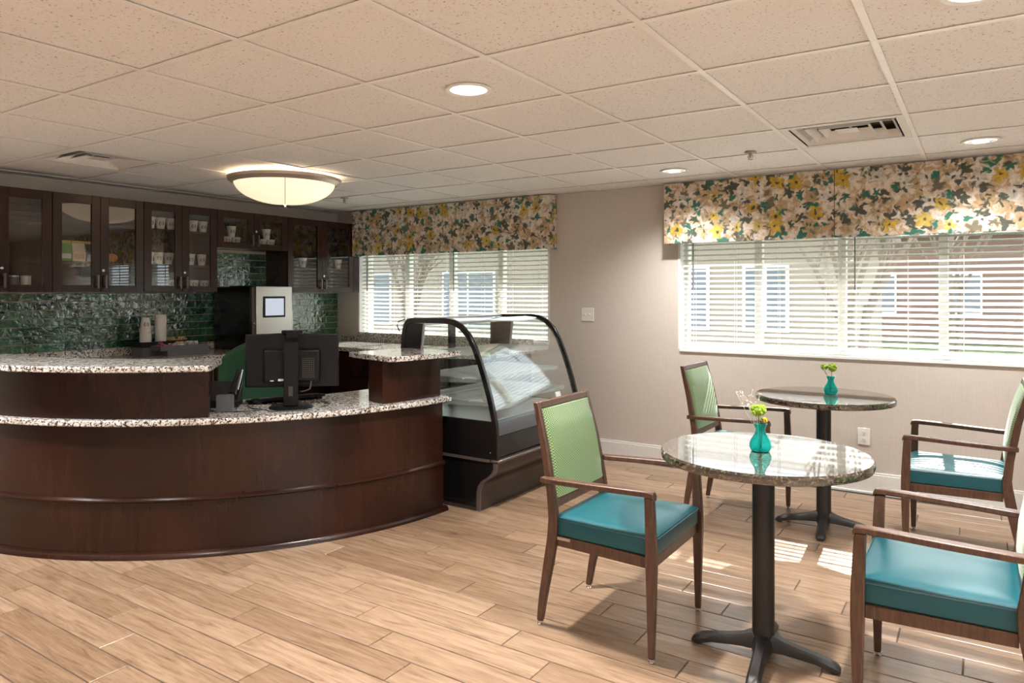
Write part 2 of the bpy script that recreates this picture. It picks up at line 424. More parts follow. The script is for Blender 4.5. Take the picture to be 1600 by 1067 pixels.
for i in range(len(ex) - 1):
    for j in range(len(ey) - 1):
        x0, x1, y0, y1 = ex[i], ex[i + 1], ey[j], ey[j + 1]
        ix, iy = round((x0 - GX0) / G), round((y0 - GY0) / G)
        if x0 == XL: ix = -7
        full = abs(x1 - x0 - G) < .01 and abs(y1 - y0 - G) < .01
        if (ix, iy) in vent_cells: continue
        hole = full and (ix, iy) in dl_cells
        if hole: dl_pos[(ix, iy)] = ((x0 + x1) / 2, (y0 + y1) / 2)
        o = part('ceiling_tile', tile_mesh(x1 - x0 - .006, y1 - y0 - .006, hole), 'ceiling_tile', ceiling)
        o.location = Vector(((x0 + x1) / 2, (y0 + y1) / 2, HC + .006)) - ceil_off
for x in ex[1:-1]:
    part('grid_runner', lambda bm: (box(bm, x - .012, x + .012, YF, YB, HC, HC + .003), box(bm, x - .002, x + .002, YF, YB, HC + .003, HC + .04)), 'grid_white', ceiling, world=True)
for y in ey[1:-1]:
    for i in range(len(ex) - 1):
        part('grid_crosspiece', lambda bm: box(bm, ex[i] + .012, ex[i + 1] - .012, y - .012, y + .012, HC + .0005, HC + .0032), 'grid_white', ceiling, world=True)
part('wall_angle', lambda bm: (box(bm, XL, XR, YB - .022, YB, HC - .001, HC + .002), box(bm, XL, XL + .022, YF, YB - .022, HC - .001, HC + .002)), 'grid_white', ceiling, world=True)

# baseboard
struct('baseboard_back', lambda bm: (box(bm, -3.25, XR, YB - .014, YB - .0005, 0, .135), box(bm, -3.25, XR, YB - .009, YB - .0005, .135, .150), box(bm, -3.25, XR, YB - .026, YB - .0141, 0, .016)), 'wall_base' if 'wall_base' in M else 'white_paint', 'cream baseboard along the window wall', 'baseboard', .002)

# ------------------------------------------------------------------ windows, blinds, valances
t = thing('fill_window', 'wide plain window added out of view for daylight fill', 'window', (XR + .1, .6, WR[2]), kind='structure')  # unseen window, added to let fill daylight into the room
part('frame', lambda bm: [box(bm, XR + .08, XR + .14, a, b, c, d) for a, b, c, d in [(WR[0], WR[1], WR[2], WR[2] + .04), (WR[0], WR[1], WR[3] - .04, WR[3])] + [(y - .02, y + .02, WR[2] + .04, WR[3] - .04) for y in (-1.88, -.65, .6, 1.85, 3.08)]], 'window_vinyl', t, world=True)
part('pane', lambda bm: box(bm, XR + .105, XR + .109, WR[0], WR[1], WR[2] + .04, WR[3] - .04), 'glass', t, world=True)
def window(name, W, posts, label):
    t = thing(name, label, 'window', ((W[0] + W[1]) / 2, YB + .12, W[2]), kind='structure')
    f = .035
    part('frame', lambda bm: (box(bm, W[0], W[0] + f, YB + .10, YB + .17, W[2], W[3]), box(bm, W[1] - f, W[1], YB + .10, YB + .17, W[2], W[3]),
                              box(bm, W[0] + f, W[1] - f, YB + .10, YB + .17, W[2], W[2] + f), box(bm, W[0] + f, W[1] - f, YB + .10, YB + .17, W[3] - f, W[3])), 'window_vinyl', t, .002, world=True)
    xs = [W[0] + f] + posts + [W[1] - f]
    for i, p in enumerate(posts): part('mullion', lambda bm: box(bm, p - .028, p + .028, YB + .10, YB + .165, W[2] + f, W[3] - f), 'window_vinyl' , t, .002, world=True)
    for a, b in zip(xs, xs[1:]):
        part('pane', lambda bm: box(bm, a + (.028 if a in posts else 0), b - (.028 if b in posts else 0), YB + .132, YB + .136, W[2] + f, W[3] - f), 'glass', t, world=True)
    part('sill', lambda bm: box(bm, W[0], W[1], YB - .012, YB + .10, W[2] - .018, W[2] + .004), 'window_vinyl', t, .003, world=True)
    part('side_lining', lambda bm: (box(bm, W[0] - .012, W[0] + .006, YB - .004, YB + .10, W[2] + .004, W[3]), box(bm, W[1] - .006, W[1] + .012, YB - .004, YB + .10, W[2] + .004, W[3])), 'window_vinyl', t, world=True)
    return t
window('window_1', W1, [-5.02, -4.435, -3.84], 'white framed window behind the pastry case')
window('window_2', W2, [-1.44, -.85, -.22], 'white framed window beside the two small tables')
PITCH = .0415
def slat_mesh(L):
    def f(bm):
        secs = []
        for k in range(5):
            s = -1 + k / 2; yy = .025 * s; zz = .0035 * (1 - s * s)
            secs.append((yy, zz))
        lo = [(y, z) for y, z in secs]; hi = [(y, z + .0028) for y, z in secs]
        ring = lo + hi[::-1]; t = R(20)
        ring = [(y * math.cos(t) - z * math.sin(t), y * math.sin(t) + z * math.cos(t)) for y, z in ring]
        loft(bm, [[(-L / 2, y, z) for y, z in ring], [(L / 2, y, z) for y, z in ring]])
    return mesh_of(f)
def blind(x0, x1, zb, label):
    yb = YB + .048; L = x1 - x0 - .012; xc = (x0 + x1) / 2
    t = thing('window_blind', label, 'blind', (xc, yb, zb), group='white slatted window blinds')
    me = slat_mesh(L); n = int((1.90 - zb - .03) / PITCH)
    for k in range(n):
        o = part('slat', me, 'blind_white', t); o.location = (0, 0, .035 + k * PITCH)
    part('bottom_rail', lambda bm: box(bm, -L / 2, L / 2, -.025, .025, 0, .016), 'blind_white', t, .003)
    part('head_rail', lambda bm: box(bm, -L / 2, L / 2, -.028, .028, .035 + n * PITCH, .035 + n * PITCH + .03), 'blind_white', t, .002)
    for s in (-.42, -.14, .14, .42):
        part('ladder_cord', lambda bm: [box(bm, L * s - .0012, L * s + .0012, yy - .0008, yy + .0008, .01, .035 + n * PITCH) for yy in (-.029, .029)], 'blind_white', t, smooth=False)
    part('tilt_wand', lambda bm: tube(bm, [(-L / 2 + .09, -.038, .94), (-L / 2 + .09, -.038, .36 + .1)], .004, 6), 'grey_box', t)
    return t
blind(W1[0] + .01, -4.437, .953, 'white blind on the left half of the window behind the pastry case')
blind(-4.433, W1[1] - .01, .953, 'white blind on the right half of the window behind the pastry case')
blind(W2[0] + .01, -.852, .956, 'white blind on the left half of the window beside the small tables')
blind(-.848, W2[1] - .01, .956, 'white blind on the right half of the window beside the small tables')
def valance(x0, xm, x1, label):
    t = thing('window_valance', label, 'valance', ((x0 + x1) / 2, 5.46, 1.785), group='floral box valances')
    zt = HC - .006; yf = 5.40
    for a, b in ((x0, xm - .002), (xm + .002, x1)):
        part('front_panel', lambda bm: box(bm, a, b, yf, yf + .014, 1.785, zt), 'floral', t, .003, world=True)
    part('seam', lambda bm: box(bm, xm - .002, xm + .002, yf + .003, yf + .012, 1.787, zt), 'slot_dark', t, world=True)
    for a, b in ((x0, x0 + .014), (x1 - .014, x1)):
        part('side_return', lambda bm: box(bm, a, b, yf + .0145, YB - .001, 1.785, zt), 'floral', t, .003, world=True)
    return t
valance(-5.60, -4.37, -3.165, 'yellow and green floral valance above the pastry case window')
valance(-2.115, -.865, .41, 'yellow and green floral valance above the window by the tables')

# wall plates
def plate(name, label, x, z, w_, h_, kind):
    t = thing(name, label, name.split('_')[-1], (x, YB - .0005, z))
    part('cover_plate', lambda bm: box(bm, -w_ / 2, w_ / 2, -.006, 0, 0, h_), 'plastic_white', t, .002)
    if kind == 's':
        for s in (-.023, .023): part('toggle', lambda bm: hexa(bm, [(s - .005, -.016, h_ / 2), (s + .005, -.016, h_ / 2), (s + .005, -.0062, h_ / 2 - .008), (s - .005, -.0062, h_ / 2 - .008), (s - .005, -.016, h_ / 2 + .006), (s + .005, -.016, h_ / 2 + .006), (s + .005, -.0062, h_ / 2 + .008), (s - .005, -.0062, h_ / 2 + .008)]), 'plastic_white', t)
    else:
        for zz in (h_ * .3, h_ * .7):
            p = part('socket', lambda bm: lathe(bm, [(.0165, 0), (.0165, .002)], 20), 'plastic_white', t); p.rotation_euler = (R(90), 0, 0); p.location = (0, -.006, zz)
            part('slot', lambda bm: (box(bm, -.007, -.005, -.0025, .0055, .0021, .0028), box(bm, .005, .007, -.0025, .0055, .0021, .0028), box(bm, -.0025, .0025, -.011, -.007, .0021, .0028)), 'slot_dark', p)
plate('light_switch', 'white double light switch plate on the wall between the windows', -2.856, 1.152, .118, .114, 's')
plate('power_outlet', 'white power outlet low on the wall behind the tables', -.693, .336, .078, .116, 'o')

# ------------------------------------------------------------------ ceiling fittings
def downlight(x, y, label):
    t = thing('recessed_downlight', label, 'downlight', (x, y, HC), group='recessed ceiling downlights')
    part('trim_ring', lambda bm: lathe(bm, [(.080, -.002), (.098, -.005), (.100, .0), (.098, .004), (.082, .004)], 40, cap=False), 'plastic_white', t)
    part('reflector', lambda bm: lathe(bm, [(.082, -.001), (.076, .03), (.064, .09)], 40, cap=False), 'chrome', t)
    part('lamp', lambda bm: lathe(bm, [(.064, .088), (.064, .092)], 32), 'lamp_glow', t)
    l = bpy.data.lights.new('downlight_lamp', 'AREA'); l.shape = 'DISK'; l.size = .12; l.energy = DOWNLIGHT_W * (.6 if y > 4 else .35 if y < 0 else .55 if -4.2 < x < -3 and y < 1.4 else 1.05); l.color = (1, .98, .96); l.spread = R(135)
    lo = bpy.data.objects.new('downlight_lamp', l); C.objects.link(lo); lo.parent = t; lo.location = (0, 0, .05)
seen = {(0, 1): 'recessed round ceiling light nearest the middle of the ceiling', (0, 5): 'recessed round ceiling light beside the floral valance by the tables', (3, 5): 'recessed round ceiling light above the right half of the table window', (3, 1): 'recessed round ceiling light cut by the top right corner'}
for k, (x, y) in sorted(dl_pos.items()):
    downlight(x, y, seen.get(k, 'recessed round ceiling light added out of view to brighten the room'))
def vent(ix, iy, label):
    x, y = GX0 + G * (ix + .5), GY0 + G * (iy + .5); t = thing('air_vent', label, 'vent', (x, y, HC), group='square ceiling air diffusers')
    h = G / 2 - .013
    part('duct_box', lambda bm: (box(bm, -h, h, -h, h, .085, .09), box(bm, -h, -h + .003, -h, h, .03, .085), box(bm, h - .003, h, -h, h, .03, .085), box(bm, -h + .003, h - .003, -h, -h + .003, .03, .085), box(bm, -h + .003, h - .003, h - .003, h, .03, .085)), 'duct_dark', t)
    def ring(bm, a, b, za, zb):
        n = 4; cs = [(-1, -1), (1, -1), (1, 1), (-1, 1)]
        A = [bm.verts.new((a * c[0], a * c[1], za)) for c in cs]; B = [bm.verts.new((b * c[0], b * c[1], zb)) for c in cs]
        A2 = [bm.verts.new((a * c[0], a * c[1], za + .003)) for c in cs]; B2 = [bm.verts.new((b * c[0], b * c[1], zb + .003)) for c in cs]
        for i in range(4):
            j = (i + 1) % 4
            for P, Q in ((A, B), (B, B2), (B2, A2), (A2, A)): bm.faces.new((P[i], P[j], Q[j], Q[i]))
    part('frame', lambda bm: ring(bm, h, h - .035, .001, .004), 'plastic_white', t, smooth=False)
    for k, (a, b) in enumerate(((h - .045, h - .072), (h - .105, h - .135), (h - .165, h - .195))):
        part('louver', lambda bm: ring(bm, a, b, .006 + .004 * k, .045), 'plastic_white', t, smooth=False)
    part('centre_plate', lambda bm: box(bm, -.055, .055, -.055, .055, .018, .022), 'plastic_white', t, .002)
    part('damper_bar', lambda bm: (box(bm, -h + .02, h - .02, -.006, .006, .05, .056), box(bm, -.006, .006, -h + .02, h - .02, .057, .063)), 'plastic_white', t)
vent(2, 4, 'white square air diffuser in the ceiling above the small tables')
vent(-5, 1, 'shadowed square air diffuser in the ceiling above the glass cabinets')
def sprinkler(x, y, label):
    t = thing('fire_sprinkler', label, 'sprinkler', (x, y, HC - .045), group='ceiling fire sprinklers')
    part('escutcheon', lambda bm: lathe(bm, [(.036, .045), (.034, .040), (.014, .038)], 24), 'nickel', t)
    part('body', lambda bm: lathe(bm, [(.010, .038), (.010, .028), (.006, .026), (.006, .012)], 12), 'brass', t)
    part('frame_arm', lambda bm: (tube(bm, [(-.012, 0, .028), (-.014, 0, .015), (-.004, 0, .003)], .003, 6), tube(bm, [(.012, 0, .028), (.014, 0, .015), (.004, 0, .003)], .003, 6)), 'brass', t)
    part('deflector', lambda bm: lathe(bm, [(.016, 0), (.016, .002)], 16), 'brass', t)
sprinkler(-1.2, 4.50, 'small brass fire sprinkler in the ceiling near the air diffuser')
sprinkler(-4.89, 4.62, 'small fire sprinkler in the ceiling right of the bowl light')
t = thing('bowl_ceiling_light', 'large cream glass bowl ceiling light with metal rim above the desk', 'ceiling light', (-4.33, 3.50, HC - .24))
part('ceiling_pan', lambda bm: lathe(bm, [(.20, .239), (.20, .215), (.17, .205)], 40), 'nickel', t)
part('rim', lambda bm: lathe(bm, [(.366, .172), (.402, .195), (.408, .215), (.388, .222), (.368, .196)], 56, cap=False), 'lamp_rim', t)
prof = [(.012, .028)] + [(.364 * math.sin(a), .208 - .180 * math.cos(a) ** .9) for a in [R(d) for d in range(8, 86, 7)]] + [(.365, .202)]
part('glass_bowl', lambda bm: lathe(bm, prof, 48, cap=False), 'dome_glass', t)
part('finial', lambda bm: lathe(bm, [(.003, 0), (.010, .006), (.010, .014), (.004, .02), (.004, .03)], 12), 'nickel', t)
part('rod', lambda bm: tube(bm, [(0, 0, .03), (0, 0, .22)], .005, 8), 'nickel', t)
part('finial_ring', lambda bm: tube(bm, [(.085 * math.cos(a), .085 * math.sin(a), .036) for a in [2 * math.pi * k / 32 for k in range(33)]], .0025, 6), 'nickel', t)
for k in range(3):
    a = R(-39 + 120 * k); part('strap', lambda bm: tube(bm, [((r + .004) * math.cos(a), (r + .004) * math.sin(a), z - .003) for r, z in prof], .0022, 5), 'nickel', t)
for k in range(3):
    a = 2 * math.pi * k / 3 + .4; part('rim_arm', lambda bm: tube(bm, [(.19 * math.cos(a), .19 * math.sin(a), .23), (.37 * math.cos(a), .37 * math.sin(a), .215)], .005, 8), 'nickel', t)
l = bpy.data.lights.new('bowl_lamp', 'POINT'); l.energy = 12; l.shadow_soft_size = .08; l.color = (1, .78, .55)
lo = bpy.data.objects.new('bowl_lamp', l); C.objects.link(lo); lo.parent = t; lo.location = (0, 0, .17)

# ------------------------------------------------------------------ reception desk
DC = (-4.919, 3.666)
t = thing('reception_desk', 'curved dark wood reception desk with low trim band', 'desk', (DC[0] + 1.3, DC[1] - 1.3, 0))
A0, A1 = -95, -2
part('lower_panel', lambda bm: arc(bm, rprof(1.97, 2.018, .0, .292), A0, A1, 64, DC), 'darkwood', t, world=True)
part('upper_panel', lambda bm: arc(bm, rprof(1.97, 2.012, .3185, .699), A0, A1, 64, DC), 'darkwood', t, world=True)
part('trim_band', lambda bm: arc(bm, [(1.98, .2922), (2.022, .2922), (2.034, .300), (2.034, .308), (2.018, .318), (1.98, .318)], A0, A1 + .15, 64, DC), 'darkwood', t, world=True)
part('base_molding', lambda bm: arc(bm, [(2.0185, 0), (2.052, 0), (2.050, .014), (2.040, .026), (2.0185, .030)], A0, A1 + .4, 64, DC), 'darkwood', t, world=True)
part('end_panel', lambda bm: arc(bm, rprof(1.42, 1.969, .0, .699), A1 - 1.2, A1, 3, DC), 'darkwood', t, world=True)
o = part('desk_worktop', lambda bm: arc(bm, rprof(1.37, 2.062, .70, .732, .005), A0, -1.2, 64, DC), 'granite', None, world=True)
tag(o, 'speckled granite worktop of the curved reception desk', 'worktop')
t = thing('counter_riser', 'raised dark wood bar section with granite top, left part of desk', 'counter', (DC[0] + .3, DC[1] - 1.95, .7325))
part('panel', lambda bm: arc(bm, rprof(1.965, 2.012, .7325, .989), A0, -43.2, 40, DC), 'darkwood', t, world=True)
part('granite_top', lambda bm: arc(bm, rprof(1.70, 2.135, .9895, 1.021, .005), A0, -42.5, 40, DC), 'granite', t, world=True)
part('support_bracket', lambda bm: [arc(bm, [(1.75, .96), (1.9645, .76), (1.9645, .989), (1.75, .989)], a, a + .8, 1, DC) for a in (-90, -72, -50)], 'darkwood', t, world=True)
t = thing('counter_riser', 'small raised dark wood section with granite top beside the pastry case', 'counter', (DC[0] + 1.9, DC[1] - .3, .7325))
part('body', lambda bm: arc(bm, rprof(1.83, 1.992, .7325, .989), -15.4, -2.0, 10, DC), 'darkwood', t, world=True)
def rtop(bm):
    pts = [(1.60, -15.8), (1.69, -16.3), (2.085, -15.6), (2.10, -14.9)] + [(2.10, a) for a in (-12, -9, -6, -3, -1, .3)] + [(1.62, .3)]
    P = [(DC[0] + r * math.cos(R(a)), DC[1] + r * math.sin(R(a))) for r, a in pts]
    loft(bm, [[(x, y, .9895) for x, y in P], [(x, y, 1.021) for x, y in P]])
part('granite_top', rtop, 'granite', t, .004, world=True)

# ------------------------------------------------------------------ pastry display case
CY0, CY1 = 3.692, 4.81
t = thing('pastry_display_case', 'black framed curved glass pastry display case', 'display case', (-2.95, (CY0 + CY1) / 2, 0))
top = [(-3.36, 1.00), (-3.35, 1.12), (-3.335, 1.18), (-3.31, 1.212), (-3.27, 1.226)]
cur = [(-2.98, 1.232), (-2.90, 1.222), (-2.83, 1.19), (-2.765, 1.13), (-2.715, 1.05), (-2.675, .96), (-2.637, .86), (-2.60, .75), (-2.572, .65), (-2.552, .56)]
low = [(-2.545, .45), (-2.545, .345)]
outer = [(-3.37, .335)] + top + cur + low
def inset(P, d, dz0=None):
    out = []
    for i, p in enumerate(P):
        a = Vector(P[max(i - 1, 0)]); b = Vector(P[min(i + 1, len(P) - 1)]); tn = (b - a).normalized(); out.append((p[0] + tn.y * d, p[1] - tn.x * d))
    return out
inn = inset(outer, .036)
for y0, y1 in ((CY0, CY0 + .028), (CY1 - .028, CY1)):
    def fr(bm):
        secs = []
        for (a, b) in zip(outer, inn): secs.append([(a[0], y0, a[1]), (b[0], y0, b[1]), (b[0], y1, b[1]), (a[0], y1, a[1])])
        loft(bm, secs)
    part('side_frame', fr, 'black_case', t, .004, world=True)
    ym = (y0 + y1) / 2
    def gp(bm):
        P = [(x, z) for x, z in inn if z > .58]; P = [(P[0][0], .58)] + P + [(P[-1][0] + .012, .58)]
        loft(bm, [[(x, ym - .003, z) for x, z in P], [(x, ym + .003, z) for x, z in P]])
    part('side_glass', gp, 'glass', t, world=True)
    part('side_panel', lambda bm: box(bm, -3.335, -2.582, ym - .008, ym + .008, .342, .5795), 'black_case', t, world=True)
    part('screw_cap', lambda bm: (blob(bm, (-2.60, y0 - .0005, .385), .006, 1), blob(bm, (-3.335, y0 - .0005, 1.17), .006, 1)), 'chrome', t, world=True)
    # rear corner plate
    part('rear_corner_panel', lambda bm: hexa(bm, [(-3.335, ym - .009, .9), (-3.20, ym - .009, .9), (-3.20, ym + .009, .9), (-3.335, ym + .009, .9), (-3.315, ym - .009, 1.19), (-3.165, ym - .009, 1.19), (-3.165, ym + .009, 1.19), (-3.315, ym + .009, 1.19)]), 'black_case', t, world=True)
    part('edge_seal', lambda bm: hexa(bm, [(-3.1995, ym - .006, .9), (-3.185, ym - .006, .9), (-3.185, ym + .006, .9), (-3.1995, ym + .006, .9), (-3.1645, ym - .006, 1.185), (-3.15, ym - .006, 1.185), (-3.15, ym + .006, 1.185), (-3.1645, ym + .006, 1.185)]), 'alu', t, world=True)
ya, yb_ = CY0 + .03, CY1 - .03
def fglass(bm):
    P = [(x, z) for x, z in inset(outer, .014) if x > -2.99 and z > .57]; Q = [(x, z) for x, z in inset(outer, .020) if x > -2.99 and z > .57]
    for a, b, c, d in zip(P, P[1:], Q, Q[1:]): pass
    secs = [[(p[0], ya, p[1]), (q[0], ya, q[1]), (q[0], yb_, q[1]), (p[0], yb_, p[1])] for p, q in zip(P, Q)]
    loft(bm, secs)
part('front_glass', fglass, 'case_glass', t, world=True)
part('top_glass', lambda bm: box(bm, -3.25, -2.995, ya, yb_, 1.208, 1.215), 'case_glass', t, world=True)
part('light_bar', lambda bm: box(bm, -3.02, -2.96, ya, yb_, 1.188, 1.206), 'alu', t, .003, world=True)
part('rear_top_rail', lambda bm: box(bm, -3.33, -3.252, ya, yb_, 1.17, 1.222), 'alu', t, .004, world=True)
part('rear_door_frame', lambda bm: [box(bm, -3.345, -3.32, a, b, .60, 1.168) for a, b in ((ya, ya + .03), (4.2, 4.26), (yb_ - .03, yb_))], 'black_case', t, world=True)
part('rear_door_glass', lambda bm: (box(bm, -3.335, -3.330, ya + .031, 4.199, .60, 1.168), box(bm, -3.335, -3.330, 4.261, yb_ - .031, .60, 1.168)), 'glass', t, world=True)
part('deck', lambda bm: box(bm, -3.34, -2.62, ya, yb_, .545, .578), 'nickel', t, .003, world=True)
part('front_rail', lambda bm: loft(bm, [[(-2.60, y, .578), (-2.566, y, .572), (-2.556, y, .530), (-2.556, y, .490), (-2.60, y, .488)] for y in (ya, yb_)]), 'alu_dark', t, world=True)
part('front_fascia', lambda bm: box(bm, -2.585, -2.560, ya, yb_, .352, .486), 'black_case', t, .003, world=True)
part('front_trim', lambda bm: box(bm, -2.60, -2.535, CY0, CY1, .322, .341), 'bronze_trim', t, .006, world=True)
kp = [(-2.552, .321), (-2.552, .285), (-2.565, .255), (-2.60, .225), (-2.645, .195), (-2.672, .160), (-2.682, .12), (-2.684, .0)]
part('kick_panel', lambda bm: loft(bm, [[(x, y0_, z) for x, z in kp] + [(x - .03, y0_, z) for x, z in kp[::-1]] for y0_ in (CY0 + .001, CY1 - .001)]), 'bronze_case', t, world=True)
sp = [(-3.36, .0)] + kp[::-1] + [(-3.36, .3205)]
for y0 in (CY0 + .012, CY1 - .018):
    part('base_side', lambda bm: loft(bm, [[(x - .012, y, z) for x, z in sp] for y in (y0, y0 + .006)]), 'black_case', t, world=True)
for yr in (CY0 - .001, CY1 - .010):
    part('base_rim', lambda bm: loft(bm, [[(x - .022, yr, z), (x + .004, yr, z), (x + .004, yr + .011, z), (x - .022, yr + .011, z)] for x, z in kp]), 'bronze_trim', t, world=True)
part('side_trim', lambda bm: box(bm, -3.36, -2.602, CY0 - .003, CY0 + .0015, .323, .341), 'bronze_trim', t, world=True)
part('base_skirt', lambda bm: box(bm, -3.36, -2.708, CY0 - .001, CY0 + .011, 0, .022), 'bronze_case', t, world=True)
part('base_body', lambda bm: (box(bm, -3.36, -2.72, CY0 + .03, CY1 - .03, .06, .32), box(bm, -3.36, -2.715, CY0 + .004, CY1 - .004, 0, .05), box(bm, -3.36, -2.60, CY0 + .002, CY1 - .002, .3205, .3405)), 'black_case', t, .003, world=True)
for zz, xf, nm in ((.985, -2.80, 0), (.835, -2.72, 1), (.69, -2.665, 2)):
    sh = part('shelf', lambda bm: (box(bm, xf - .006, xf, ya + .01, yb_ - .01, zz - .022, zz + .004), box(bm, -3.30, -3.285, ya + .01, yb_ - .01, zz - .012, zz + .004),
                                   hexa(bm, [(-3.285, ya + .01, zz - .045), (xf - .015, ya + .01, zz - .02), (xf - .015, ya + .014, zz - .02), (-3.285, ya + .014, zz - .045), (-3.285, ya + .01, zz + .006), (xf - .015, ya + .01, zz + .006), (xf - .015, ya + .014, zz + .006), (-3.285, ya + .014, zz + .006)]),
                                   box(bm, -3.285, xf - .015, yb_ - .014, yb_ - .01, zz - .03, zz + .006)), 'acrylic', t, world=True)
    part('wire_grid', lambda bm: ([box(bm, -3.284, xf - .016, y - .0018, y + .0018, zz, zz + .0036) for y in [ya + .03 + k * .0318 for k in range(33)]], [box(bm, x - .002, x + .002, ya + .016, yb_ - .016, zz - .005, zz - .0005) for x in (-3.15, xf - .14)]), 'shelf_wire', sh, smooth=False, world=True)
part('price_card', lambda bm: hexa(bm, [(-2.63, 4.60, .58), (-2.625, 4.60, .58), (-2.625, 4.67, .58), (-2.63, 4.67, .58), (-2.655, 4.60, .66), (-2.65, 4.60, .66), (-2.65, 4.67, .66), (-2.655, 4.67, .66)]), 'paper', t, world=True)
part('cord_clip', lambda bm: tube(bm, [(-3.375, CY0 + .01, 1.13), (-3.40, CY0 + .01, 1.17), (-3.385, CY0 + .01, 1.20), (-3.33, CY0 + .01, 1.215)], .004, 6), 'black_plastic', t, world=True)

# ------------------------------------------------------------------ base cabinets and back counters
KT = .85
def base_cab(name, label, x0, x1, y0, y1, face, doors):
    t = thing(name, label, 'cabinet', ((x0 + x1) / 2, (y0 + y1) / 2, 0))
    part('body', lambda bm: box(bm, x0, x1, y0, y1, .09, KT - .001), 'cabwood', t, world=True)
    part('toe_kick', lambda bm: box(bm, x0 + .05, x1 - .05, y0 + .05, y1 - .0, 0, .0895), 'black_rubber', t, world=True)
    for a, b, hs in doors:
        if face == '-y':
            d = part('door', lambda bm: (box(bm, a + .003, b - .003, y0 - .018, y0 - .0005, .11, .60),), 'cabwood', t, .003, world=True)
            part('door_inset', lambda bm: box(bm, a + .06, b - .06, y0 - .0205, y0 - .0182, .17, .54), 'cabwood', d, .002, world=True)
            part('drawer_front', lambda bm: box(bm, a + .003, b - .003, y0 - .018, y0 - .0005, .615, .83), 'cabwood', t, .003, world=True)
            hx = b - .035 if hs > 0 else a + .035
            part('handle', lambda bm: tube(bm, [(hx, y0 - .0185, .46), (hx, y0 - .045, .46), (hx, y0 - .045, .575), (hx, y0 - .0185, .575)], .005, 8), 'nickel', d, world=True)
        else:
            d = part('door', lambda bm: box(bm, x1 + .0005, x1 + .018, a + .003, b - .003, .11, .83), 'cabwood', t, .003, world=True)
            hy = b - .035 if hs > 0 else a + .035
            part('handle', lambda bm: tube(bm, [(x1 + .0185, hy, .66), (x1 + .045, hy, .66), (x1 + .045, hy, .775), (x1 + .0185, hy, .775)], .005, 8), 'nickel', d, world=True)
base_cab('base_cabinet', 'dark wood base cabinet under the window counter', -5.27, -3.42, 4.80, 5.50, '-y', [(-4.68, -4.25, 1), (-4.25, -3.82, -1), (-5.25, -4.68, 1)])
base_cab('base_cabinet', 'dark wood base cabinet under the green tile wall', XL + .002, -5.36, 1.6, 5.50, '+x', [(1.65, 2.3, 1), (2.3, 2.95, -1), (2.95, 3.6, 1), (3.6, 4.25, -1), (4.25, 4.75, 1)])
def lcount(bm):
    P = [(XL + .002, 1.58), (-5.32, 1.58), (-5.32, 4.72), (-3.40, 4.72), (-3.40, YB - .002), (XL + .002, YB - .002)]
    loft(bm, [[(x, y, KT) for x, y in P], [(x, y, KT + .03) for x, y in P]])
t = thing('back_counter', 'speckled granite counter along the tiled wall and under the window', 'worktop', (-5.6, 4.9, KT))
part('worktop', lcount, 'granite', t, .003, world=True)
part('backsplash', lambda bm: box(bm, XL + .002, XL + .022, 1.58, YB - .023, KT + .0305, .945), 'granite', t, .002, world=True)
part('backsplash', lambda bm: box(bm, XL + .002, -3.40, YB - .0225, YB - .0135, KT + .0305, .9265), 'granite', t, .002, world=True)
part('backsplash', lambda bm: box(bm, -5.635, -3.40, YB - .0225, YB - .0135, .927, .975), 'granite', t, .002, world=True)

# ------------------------------------------------------------------ green wall tiles
tw = part('tile_backing', lambda bm: (box(bm, XL + .0005, XL + .004, 1.62, 5.523, .945, 1.40), box(bm, XL + .0005, XL + .004, 3.815, 4.575, 1.4005, 1.80)), 'tile_grout', wall_left, world=True, smooth=False)
TL, TH, g_ = .1985, .0637, .0020
tm = []
for v in range(4):
    def f(bm):
        n = 6; rows = []
        for j in range(3):
            rows.append([(0, TL * i / n, TH * j / 2) for i in range(n + 1)])
        vs = [[bm.verts.new((.008 + (random.uniform(-.0012, .0012) if 0 < j < 2 or True else 0), min(max(p[1], g_), TL - g_), min(max(p[2], g_), TH - g_))) for p in r] for j, r in enumerate(rows)]
        for j in range(2):
            for i in range(n): bm.faces.new((vs[j][i], vs[j][i + 1], vs[j + 1][i + 1], vs[j + 1][i]))
        bd = [vs[0][i] for i in range(n + 1)] + [vs[1][n]] + [vs[2][i] for i in range(n, -1, -1)] + [vs[1][0]]
        bk = [bm.verts.new((.003, b.co.y, b.co.z)) for b in bd]
        for i in range(len(bd)): j = (i + 1) % len(bd); bm.faces.new((bd[j], bd[i], bk[i], bk[j]))
    tm.append(mesh_of(f, True, 30))
off = wall_left.location
def tile_row(z, y0, y1, phase):
    y = y0 - ((y0 - phase) % TL)
    while y < y1:
        a, b = max(y, y0), min(y + TL, y1)
        if b - a > .012:
            o = part('wall_tile', random.choice(tm), 'green_tile', wall_left); o.location = Vector((XL + .0012, a, z)) - off
            if b - a < TL - .002: o.scale = (1, (b - a) / TL, 1)
        y += TL
for k in range(7):
    tile_row(.9455 + k * .0640, 1.62, 5.52, 2.315 + (.0993 if k % 2 else 0))
for k in range(7, 13):
    tile_row(.9455 + k * .0640, 3.82, 4.57, 2.315 + (.0993 if k % 2 else 0))

